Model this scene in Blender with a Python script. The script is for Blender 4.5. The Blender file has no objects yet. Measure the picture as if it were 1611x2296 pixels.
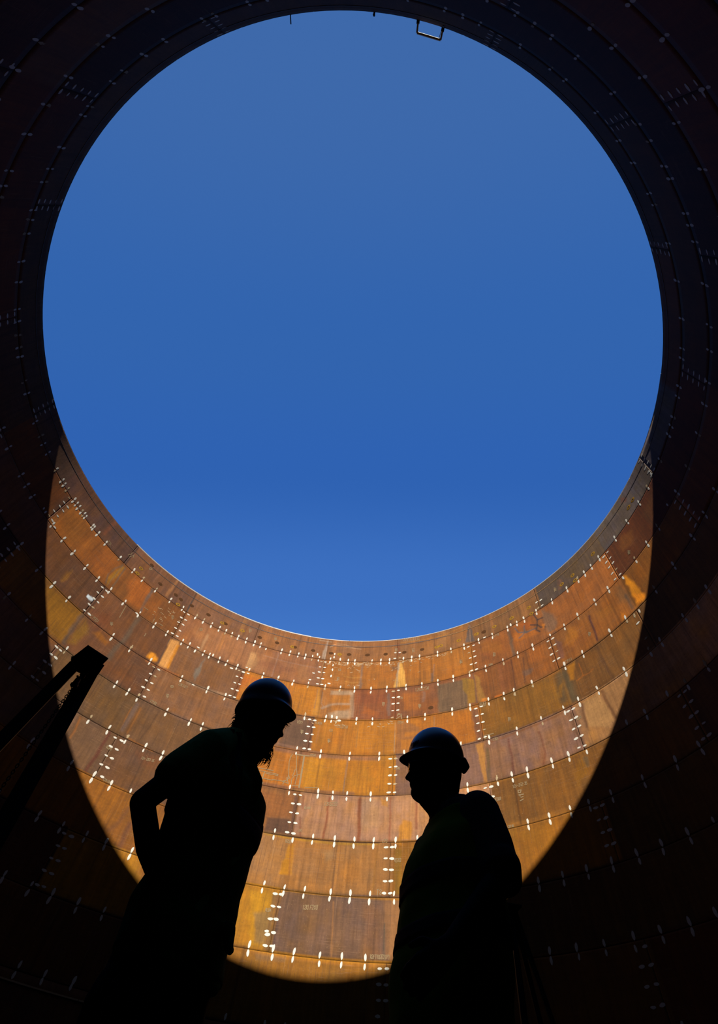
import bpy, bmesh, math, random, json
import numpy as np
from mathutils import Vector, Matrix

# ------------------------------------------------------------------ camera, sky, sun, exposure
scene = bpy.context.scene
C = scene.collection
R = 17.0                       # inner radius of the tank, metres
EYE = 0.45                     # the photographer crouches
CX, CY = 0.109547 * R, -0.654143 * R
cam_d = bpy.data.cameras.new('camera'); cam = bpy.data.objects.new('camera', cam_d); C.objects.link(cam)
M = [[0.9827546, -0.1529286, 0.1039535], [-0.1849148, -0.8127597, 0.5524747], [0.0, 0.5621695, 0.827022]]
cam.matrix_world = Matrix(((M[0][0], M[1][0], -M[2][0], CX), (M[0][1], M[1][1], -M[2][1], CY), (M[0][2], M[1][2], -M[2][2], EYE), (0, 0, 0, 1)))
cam_d.sensor_fit = 'VERTICAL'; cam_d.sensor_height = 36.0; cam_d.sensor_width = 36.0 * 1611 / 2296
cam_d.lens = 36.0 * 1114.846 / 2296
cam_d.shift_x = -(-20.629) / 2296; cam_d.shift_y = 59.077 / 2296
cam_d.clip_start = 0.05; cam_d.clip_end = 500
scene.camera = cam
scene.view_settings.view_transform = 'Standard'; scene.view_settings.look = 'None'
scene.view_settings.exposure = 0.0; scene.view_settings.gamma = 1.0; scene.view_settings.use_curve_mapping = False

SUN_AZ, SUN_EL = math.radians(79.117 - 180.0), math.radians(30.543)   # direction towards the sun
SUN_E = 27.0
sd = bpy.data.lights.new('sun', 'SUN'); sd.energy = SUN_E; sd.angle = math.radians(0.53); sd.color = (1.0, 0.97, 0.92)
so = bpy.data.objects.new('sun', sd); C.objects.link(so)
S = Vector((math.cos(SUN_AZ) * math.cos(SUN_EL), math.sin(SUN_AZ) * math.cos(SUN_EL), math.sin(SUN_EL)))
so.rotation_euler = S.to_track_quat('Z', 'Y').to_euler(); so.location = S * 60 + Vector((0, 0, 20))

def lin(c):
    return tuple(((v / 12.92) if v <= 0.04045 else ((v + 0.055) / 1.055) ** 2.4) for v in (x / 255 for x in c))

def nd(nt, t, **kw):
    n = nt.nodes.new(t)
    for k, v in kw.items(): setattr(n, k, v)
    return n
world = bpy.data.worlds.new('sky'); scene.world = world; world.use_nodes = True
nt = world.node_tree; nt.nodes.clear()
wo = nd(nt, 'ShaderNodeOutputWorld'); bg = nd(nt, 'ShaderNodeBackground'); tc = nd(nt, 'ShaderNodeTexCoord')
dot = nd(nt, 'ShaderNodeVectorMath', operation='DOT_PRODUCT'); dot.inputs[1].default_value = S
nt.links.new(tc.outputs['Generated'], dot.inputs[0])
ramp = nd(nt, 'ShaderNodeValToRGB')
mr = nd(nt, 'ShaderNodeMapRange'); mr.inputs[1].default_value = -1; mr.inputs[2].default_value = 1
nt.links.new(dot.outputs['Value'], mr.inputs[0]); nt.links.new(mr.outputs[0], ramp.inputs[0])
cr = ramp.color_ramp; cr.interpolation = 'EASE'
stops = [(0.0, (80, 140, 215)), (0.34, (70, 124, 204)), (0.42, (61, 112, 192)), (0.54, (47, 98, 178)), (0.66, (50, 100, 174)), (0.84, (62, 105, 170)), (1.0, (120, 150, 190))]
cr.elements[0].position = 0; cr.elements[0].color = lin(stops[0][1]) + (1,)
cr.elements[1].position = 1; cr.elements[1].color = lin(stops[-1][1]) + (1,)
for p_, c_ in stops[1:-1]:
    e = cr.elements.new(p_); e.color = lin(c_) + (1,)
nt.links.new(ramp.outputs[0], bg.inputs[0]); bg.inputs[1].default_value = 1.0
nt.links.new(bg.outputs[0], wo.inputs[0])

# ------------------------------------------------------------------ helpers
def link(o, parent=None):
    C.objects.link(o)
    if parent is not None: o.parent = parent
    return o
def meshobj(name, verts, faces, mat, parent=None, smooth=False):
    me = bpy.data.meshes.new(name); me.from_pydata([tuple(v) for v in verts], [], faces); me.update()
    if mat: me.materials.append(mat)
    if smooth: me.polygons.foreach_set('use_smooth', [True] * len(me.polygons))
    return link(bpy.data.objects.new(name, me), parent)
def bmobj(name, bm, mat, parent=None, smooth=False):
    me = bpy.data.meshes.new(name); bm.to_mesh(me); bm.free()
    if mat: me.materials.append(mat)
    if smooth: me.polygons.foreach_set('use_smooth', [True] * len(me.polygons))
    return link(bpy.data.objects.new(name, me), parent)
def tag(o, label, cat, group=None):
    o['label'] = label; o['category'] = cat
    if group: o['group'] = group
    return o
def empty(name, loc, rz=0.0):
    o = bpy.data.objects.new(name, None); o.location = loc; o.rotation_euler = (0, 0, rz); o.empty_display_size = .2
    return link(o)
def cyl(az, z, r):
    a = math.radians(az); return Vector((r * math.cos(a), r * math.sin(a), z))
def box_bm(bm, a, b, w, h, up=Vector((0, 0, 1)), bev=0.0):
    a, b = Vector(a), Vector(b); d = (b - a).normalized()
    x = d.cross(up)
    x = x.normalized() if x.length > 1e-4 else Vector((1, 0, 0))
    y = x.cross(d).normalized()
    vs = []
    for p in (a, b):
        for i, j in ((-1, -1), (1, -1), (1, 1), (-1, 1)):
            vs.append(bm.verts.new(p + x * i * w / 2 + y * j * h / 2))
    fs = [(0, 3, 2, 1), (4, 5, 6, 7), (0, 1, 5, 4), (1, 2, 6, 5), (2, 3, 7, 6), (3, 0, 4, 7)]
    ff = [bm.faces.new([vs[k] for k in f]) for f in fs]
    if bev:
        ed = list({e for f in ff for e in f.edges})
        bmesh.ops.bevel(bm, geom=ed, offset=bev, segments=1, affect='EDGES')
def tube_bm(bm, pts, rad, seg=10, caps=True):
    pts = [Vector(p) for p in pts]
    if not isinstance(rad, (list, tuple)): rad = [rad] * len(pts)
    rings = []; ref = None
    for i, p in enumerate(pts):
        d = (pts[min(i + 1, len(pts) - 1)] - pts[max(i - 1, 0)]).normalized()
        if ref is None:
            ref = d.orthogonal().normalized()
        ref = (ref - d * ref.dot(d)).normalized(); q = d.cross(ref)
        rings.append([bm.verts.new(p + (ref * math.cos(t) + q * math.sin(t)) * rad[i]) for t in (2 * math.pi * k / seg for k in range(seg))])
    for a, b in zip(rings[:-1], rings[1:]):
        for k in range(seg):
            bm.faces.new((a[k], a[(k + 1) % seg], b[(k + 1) % seg], b[k]))
    if caps:
        bm.faces.new(rings[0][::-1]); bm.faces.new(rings[-1])
def limb(bm, pts, rad, seg=16):
    """tapered tube with round ends, resampled smoothly"""
    P = []; Q = []
    for i in range(len(pts) - 1):
        a, b = Vector(pts[i]), Vector(pts[i + 1])
        for k in range(6):
            t = k / 6; P.append(a.lerp(b, t)); Q.append(rad[i] * (1 - t) + rad[i + 1] * t)
    P.append(Vector(pts[-1])); Q.append(rad[-1])
    d0 = (P[0] - P[1]).normalized(); d1 = (P[-1] - P[-2]).normalized()
    pre = [(P[0] + d0 * Q[0] * s, Q[0] * math.sqrt(max(0, 1 - s * s))) for s in (.97, .8, .5)]
    post = [(P[-1] + d1 * Q[-1] * s, Q[-1] * math.sqrt(max(0, 1 - s * s))) for s in (.5, .8, .97)]
    tube_bm(bm, [p for p, _ in pre] + P + [p for p, _ in post], [max(q, .001) for _, q in pre] + Q + [max(q, .001) for _, q in post], seg)
def loft_bm(bm, rings):
    vr = [[bm.verts.new(p) for p in r] for r in rings]; n = len(vr[0])
    for a, b in zip(vr[:-1], vr[1:]):
        for k in range(n): bm.faces.new((a[k], a[(k + 1) % n], b[(k + 1) % n], b[k]))
    bm.faces.new(vr[0][::-1]); bm.faces.new(vr[-1])
def remesh(name, bm, voxel, mat, parent, smooth=4, fac=.5):
    o = bmobj(name + '_tmp', bm, None)
    m = o.modifiers.new('r', 'REMESH'); m.mode = 'VOXEL'; m.voxel_size = voxel
    if smooth:
        s = o.modifiers.new('s', 'SMOOTH'); s.iterations = smooth; s.factor = fac
    dg = bpy.context.evaluated_depsgraph_get(); dg.update()
    me = bpy.data.meshes.new_from_object(o.evaluated_get(dg)); me.name = name
    old = o.data; bpy.data.objects.remove(o); bpy.data.meshes.remove(old)
    me.materials.clear(); me.materials.append(mat)
    me.polygons.foreach_set('use_smooth', [True] * len(me.polygons))
    return link(bpy.data.objects.new(name, me), parent)

# ------------------------------------------------------------------ materials
def pbr(name, col, rough=.7, metal=0.0, spec=.3, noise=.0, nscale=20., bump=0., col2=None):
    m = bpy.data.materials.new(name); m.use_nodes = True; t = m.node_tree
    b = t.nodes['Principled BSDF']; b.inputs['Roughness'].default_value = rough; b.inputs['Metallic'].default_value = metal
    b.inputs['Specular IOR Level'].default_value = spec
    b.inputs['Base Color'].default_value = tuple(col) + (1,)
    if noise or col2:
        tcn = nd(t, 'ShaderNodeTexCoord'); n = nd(t, 'ShaderNodeTexNoise'); n.inputs['Scale'].default_value = nscale; n.inputs['Detail'].default_value = 5
        t.links.new(tcn.outputs['Object'], n.inputs['Vector'])
        mx = nd(t, 'ShaderNodeMix', data_type='RGBA'); c2 = col2 or tuple(v * (1 - noise) for v in col)
        mx.inputs['A'].default_value = tuple(col) + (1,); mx.inputs['B'].default_value = tuple(c2) + (1,)
        t.links.new(n.outputs['Fac'], mx.inputs['Factor']); t.links.new(mx.outputs['Result'], b.inputs['Base Color'])
        if bump:
            bp = nd(t, 'ShaderNodeBump'); bp.inputs['Strength'].default_value = bump; bp.inputs['Distance'].default_value = .01
            t.links.new(n.outputs['Fac'], bp.inputs['Height']); t.links.new(bp.outputs[0], b.inputs['Normal'])
    return m

def rust_material():
    m = bpy.data.materials.new('rusted_steel'); m.use_nodes = True; t = m.node_tree; b = t.nodes['Principled BSDF']
    at = nd(t, 'ShaderNodeAttribute', attribute_name='rust'); uv = nd(t, 'ShaderNodeUVMap', uv_map='UVMap')
    def noise(sx, sy, scale, detail, rough=.6):
        mp = nd(t, 'ShaderNodeMapping'); mp.inputs['Scale'].default_value = (sx, sy, 1); t.links.new(uv.outputs[0], mp.inputs[0])
        n = nd(t, 'ShaderNodeTexNoise', noise_dimensions='2D'); n.inputs['Scale'].default_value = scale; n.inputs['Detail'].default_value = detail; n.inputs['Roughness'].default_value = rough
        t.links.new(mp.outputs[0], n.inputs['Vector']); return n.outputs['Fac']
    def rng(s, a, b2, lo, hi):
        r_ = nd(t, 'ShaderNodeMapRange'); r_.clamp = True
        for i, v in enumerate((a, b2, lo, hi)): r_.inputs[i + 1].default_value = v
        t.links.new(s, r_.inputs[0]); return r_.outputs[0]
    def mul(a, b2):
        n = nd(t, 'ShaderNodeMath', operation='MULTIPLY'); t.links.new(a, n.inputs[0]); t.links.new(b2, n.inputs[1]); return n.outputs[0]
    streak = rng(noise(3.0, .22, 2.2, 6), .3, .7, .84, 1.14)          # rain runs down the plate
    blot = rng(noise(1, 1, 1.1, 7, .62), .3, .7, .86, 1.14)
    fine = rng(noise(1, 1, 9.0, 5, .7), .3, .7, .9, 1.1)
    horiz = rng(noise(.12, 2.5, 3.0, 3), .35, .65, .96, 1.04)
    v = mul(mul(streak, blot), mul(fine, horiz))
    sc = nd(t, 'ShaderNodeVectorMath', operation='SCALE'); t.links.new(at.outputs['Color'], sc.inputs[0]); t.links.new(v, sc.inputs['Scale'])
    # pale mill scratches running round the plate and dark drips running down it
    def over(colsock, fac, c3):
        n = nd(t, 'ShaderNodeMix', data_type='RGBA'); n.inputs['B'].default_value = c3 + (1,); t.links.new(fac, n.inputs['Factor']); t.links.new(colsock, n.inputs['A']); return n.outputs['Result']
    scr = mul(rng(noise(.22, 9.0, 3.0, 3, .7), .60, .66, 0, .30), rng(noise(1, 1, .35, 2), .48, .62, 0, 1))
    drip = mul(rng(noise(7.0, .12, 2.0, 3, .6), .60, .68, 0, .38), rng(noise(1, 1, .6, 2), .42, .6, 0, 1))
    pale = mul(rng(noise(5.0, .10, 2.6, 4, .6), .64, .70, 0, .30), rng(noise(1, 1, .5, 2), .5, .62, 0, 1))
    speck = rng(noise(1, 1, 14.0, 2, .5), .72, .77, 0, .35)
    cs = over(over(over(over(sc.outputs[0], scr, (.075, .040, .020)), drip, (.022, .009, .004)), pale, (.070, .040, .018)), speck, (.085, .048, .018))
    # little dark pits
    pit = rng(noise(1, 1, 5.0, 2), .72, .76, 0, .35)
    mx = nd(t, 'ShaderNodeMix', data_type='RGBA'); mx.inputs['B'].default_value = (.025, .011, .004, 1)
    t.links.new(pit, mx.inputs['Factor']); t.links.new(cs, mx.inputs['A']); t.links.new(mx.outputs['Result'], b.inputs['Base Color'])
    b.inputs['Roughness'].default_value = .85; b.inputs['Specular IOR Level'].default_value = .08
    bp = nd(t, 'ShaderNodeBump'); bp.inputs['Strength'].default_value = .25; bp.inputs['Distance'].default_value = .01
    t.links.new(noise(1, 1, 6.0, 5), bp.inputs['Height']); t.links.new(bp.outputs[0], b.inputs['Normal'])
    return m
RUST = rust_material()
GREY = .011
m_back = pbr('dark_backing', (.014, .006, .002), .9, spec=.05)
m_mark = pbr('white_marking_paint', (.175, .16, .13), .8, spec=.1, noise=.15, nscale=30)
m_mark2 = pbr('worn_marking_paint', (.12, .085, .045), .85, spec=.1, noise=.4, nscale=30)
m_rim = pbr('sunlit_pale_rim', (.11, .10, .085), .6, spec=.2, noise=.3, nscale=3)
m_rimd = pbr('shaded_rusty_rim', (.03, .015, .008), .8, spec=.1, noise=.4, nscale=3)
m_floor = pbr('floor_steel', (.012, .007, .004), .85, spec=.1, noise=.5, nscale=2, bump=.1)
m_mast = pbr('dark_painted_steel', (.006, .005, .004), .6, spec=.2, noise=.4, nscale=8, bump=.1)
m_mast2 = pbr('lit_face_brown_steel', (.022, .012, .005), .7, spec=.15, noise=.4, nscale=8)
m_chain = pbr('chain_steel', (.008, .007, .007), .5, .3)
m_olive = pbr('olive_painted_tube', (.50, .46, .28), .6, noise=.3, nscale=10)
m_clamp = pbr('clamp_black', (.006, .006, .008), .6)
m_dull = pbr('aluminium', (.35, .35, .34), .4, .5)

# ------------------------------------------------------------------ rust colour of the plates, laid out in metres of the unrolled wall
ZS = [1.59588, 1.47377, 1.32753, 1.18031, 1.03502, 0.88998, 0.74589, 0.6013, 0.45669]                                             # heights of rim and seams over the eye, in radii
SEAM = [z * R + EYE for z in ZS]                      # world heights
while SEAM[-1] > .9: SEAM.append(SEAM[-1] - .1446 * R)
SEAM[-1] = 0.02
NC, DZ = 1800, .06
NR = int((SEAM[0] - SEAM[-1]) / DZ) + 2
zrow = SEAM[0] - np.arange(NR) * DZ; acol = -180 + np.arange(NC) * .2
rs = np.random.RandomState(4); random.seed(4)
AC = 79.117
def kcos(az):
    c = np.cos(np.radians(az - AC)) * math.cos(SUN_EL)
    return SUN_E / math.pi * np.maximum(c, .2)
def alb(c, az):                                       # paint colour seen in sunlight -> its albedo
    return np.array(lin(c)) / kcos(az) / np.array([1, .97, .92])
def smooth_noise(h, w, gy, gx):
    g = rs.rand(gy + 2, gx + 2); yy = np.linspace(0, gy, h); xx = np.linspace(0, gx, w)
    y0 = yy.astype(int); x0 = xx.astype(int); fy = (yy - y0)[:, None]; fx = (xx - x0)[None]
    fy = fy * fy * (3 - 2 * fy); fx = fx * fx * (3 - 2 * fx)
    return (g[y0][:, x0] * (1 - fy) * (1 - fx) + g[y0 + 1][:, x0] * fy * (1 - fx) + g[y0][:, x0 + 1] * (1 - fy) * fx + g[y0 + 1][:, x0 + 1] * fy * fx)
# course -> list of (az0, az1, seen colour); joints alternate every 18 degrees
BASE = {0: [(-20, 12, (80, 66, 58)), (12, 30, (88, 66, 46)), (30, 48, (138, 88, 42)), (48, 66, (160, 100, 45)), (66, 84, (165, 102, 48)), (84, 102, (162, 100, 50)), (102, 120, (140, 88, 50)), (120, 138, (118, 72, 40)), (138, 160, (82, 50, 32))],
 1: [(12, 48, (150, 84, 30)), (48, 84, (182, 106, 25)), (84, 120, (165, 100, 52)), (120, 156, (130, 72, 18))],
 2: [(-6, 12, (110, 62, 10)), (12, 30, (140, 80, 25)), (30, 48, (145, 82, 28)), (48, 66, (150, 86, 40)), (66, 76, (158, 84, 35)), (76, 84, (182, 110, 40)), (84, 102, (198, 116, 18)), (102, 120, (140, 88, 46)), (120, 138, (116, 68, 32)), (138, 174, (92, 54, 26))],
 3: [(-24, 12, (90, 55, 15)), (12, 30, (115, 70, 22)), (30, 48, (138, 86, 18)), (48, 66, (188, 108, 18)), (66, 84, (192, 114, 18)), (84, 120, (142, 90, 48)), (120, 138, (112, 66, 32)), (138, 156, (120, 72, 14))],
 4: [(-6, 30, (165, 112, 62)), (30, 66, (145, 98, 68)), (66, 84, (198, 120, 14)), (84, 102, (195, 112, 20)), (102, 120, (120, 78, 40)), (120, 138, (108, 72, 36)), (138, 174, (110, 70, 44))],
 5: [(12, 48, (130, 80, 22)), (48, 66, (195, 135, 88)), (66, 84, (186, 128, 84)), (84, 102, (160, 98, 44)), (102, 120, (114, 72, 38)), (120, 156, (118, 80, 48))],
 6: [(-6, 30, (110, 70, 15)), (30, 66, (162, 98, 10)), (66, 84, (178, 114, 48)), (84, 102, (178, 118, 58)), (102, 138, (155, 90, 8))],
 7: [(12, 48, (110, 70, 20)), (48, 66, (160, 105, 55)), (66, 84, (130, 90, 60)), (84, 120, (188, 122, 12))],
 8: [(30, 66, (140, 85, 20)), (66, 102, (165, 105, 22)), (102, 138, (120, 70, 20))]}
PAL = [(130, 72, 22), (140, 78, 16), (112, 66, 34), (120, 84, 56), (100, 60, 30), (150, 88, 12), (92, 58, 40), (150, 104, 66)]
G = np.zeros((NR, NC, 3), np.float32)
for c in range(len(SEAM) - 1):
    r0 = int((SEAM[0] - SEAM[c]) / DZ); r1 = int((SEAM[0] - SEAM[c + 1]) / DZ) + 2
    off = 12 if c % 2 else 30
    for k in range(-6, 6):
        a0 = off + 36 * k
        for half in (0, 18):
            cc = random.choice(PAL) if c else random.choice([(110, 84, 66), (96, 74, 56), (120, 80, 52)])
            m = (np.abs((acol - (a0 + half + 9) + 180) % 360 - 180) <= 9.01)
            if half == 0: prev = cc
            elif random.random() < .6: cc = prev
            G[r0:r1, m] = np.array(lin(cc)) / (SUN_E / math.pi * .75) * (np.array([1.5, 1.15, .75]) if c == 0 else np.array([1., .8, .5]))
    for a0, a1, cc in BASE.get(c, []):
        m = np.where((acol >= a0) & (acol < a1))[0]
        G[r0:r1][:, m] = alb(cc, np.clip(acol[m], AC - 74, AC + 74)[:, None])[None]
    # each course has its own vertical runs
    runs = smooth_noise(1, NC, 1, 420)[0] * .5 + smooth_noise(1, NC, 1, 900)[0] * .5
    G[r0:r1] *= (.86 + .28 * runs)[None, :, None]
hue = smooth_noise(NR, NC, 26, 150) * .6 + smooth_noise(NR, NC, 80, 420) * .4 - .5
G[..., 0] *= 1 + .22 * hue; G[..., 1] *= 1 + .02 * hue; G[..., 2] *= 1 - .9 * hue
def stroke(poly, closed, w, col, a):
    pa = np.array(poly[0::2], float); pz = np.array(poly[1::2], float) * .001 * R + EYE
    k = math.radians(1) * R; pad = w * 1.5 + .1
    i0 = max(int((pa.min() - pad / k + 180) / .2), 0); i1 = min(int((pa.max() + pad / k + 180) / .2) + 2, NC)
    j0 = max(int((SEAM[0] - pz.max() - pad) / DZ), 0); j1 = min(int((SEAM[0] - pz.min() + pad) / DZ) + 2, NR)
    if i1 <= i0 or j1 <= j0: return
    X = (acol[i0:i1] * k)[None, :] + 0 * zrow[j0:j1, None]; Y = zrow[j0:j1, None] + 0 * X
    ns = smooth_noise(j1 - j0, i1 - i0, max((j1 - j0) // 5, 1), max((i1 - i0) // 5, 1)) - .5
    X = X + ns * min(w, .3) * (1.0 if closed else .35); px = pa * k; n = len(px)
    d2 = np.full(X.shape, 1e9); ins = np.zeros(X.shape, bool)
    for i in range(n if closed else n - 1):
        x0, y0, x1, y1 = px[i], pz[i], px[(i + 1) % n], pz[(i + 1) % n]
        dx, dy = x1 - x0, y1 - y0; t = np.clip(((X - x0) * dx + (Y - y0) * dy) / (dx * dx + dy * dy + 1e-9), 0, 1)
        d2 = np.minimum(d2, (X - x0 - t * dx) ** 2 + (Y - y0 - t * dy) ** 2)
        if closed:
            cr_ = ((y0 > Y) != (y1 > Y)) & (X < dx * (Y - y0) / (dy if abs(dy) > 1e-9 else 1e-9) + x0); ins ^= cr_
    d = np.sqrt(d2)
    if closed: f = np.clip(.5 + np.where(ins, d, -d) / max(w, .04), 0, 1)
    else: f = np.clip(1.3 - d / max(w * .5, .045), 0, 1)
    f = (f * a)[..., None]
    az = np.clip(float(pa.mean()), AC - 72, AC + 72)
    seg = G[j0:j1, i0:i1]; tone = seg.mean(-1, keepdims=True) / max(seg.mean(), 1e-5)
    G[j0:j1, i0:i1] = seg * (1 - f) + f * alb(col, az)[None, None] * (.6 + .4 * tone)
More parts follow.
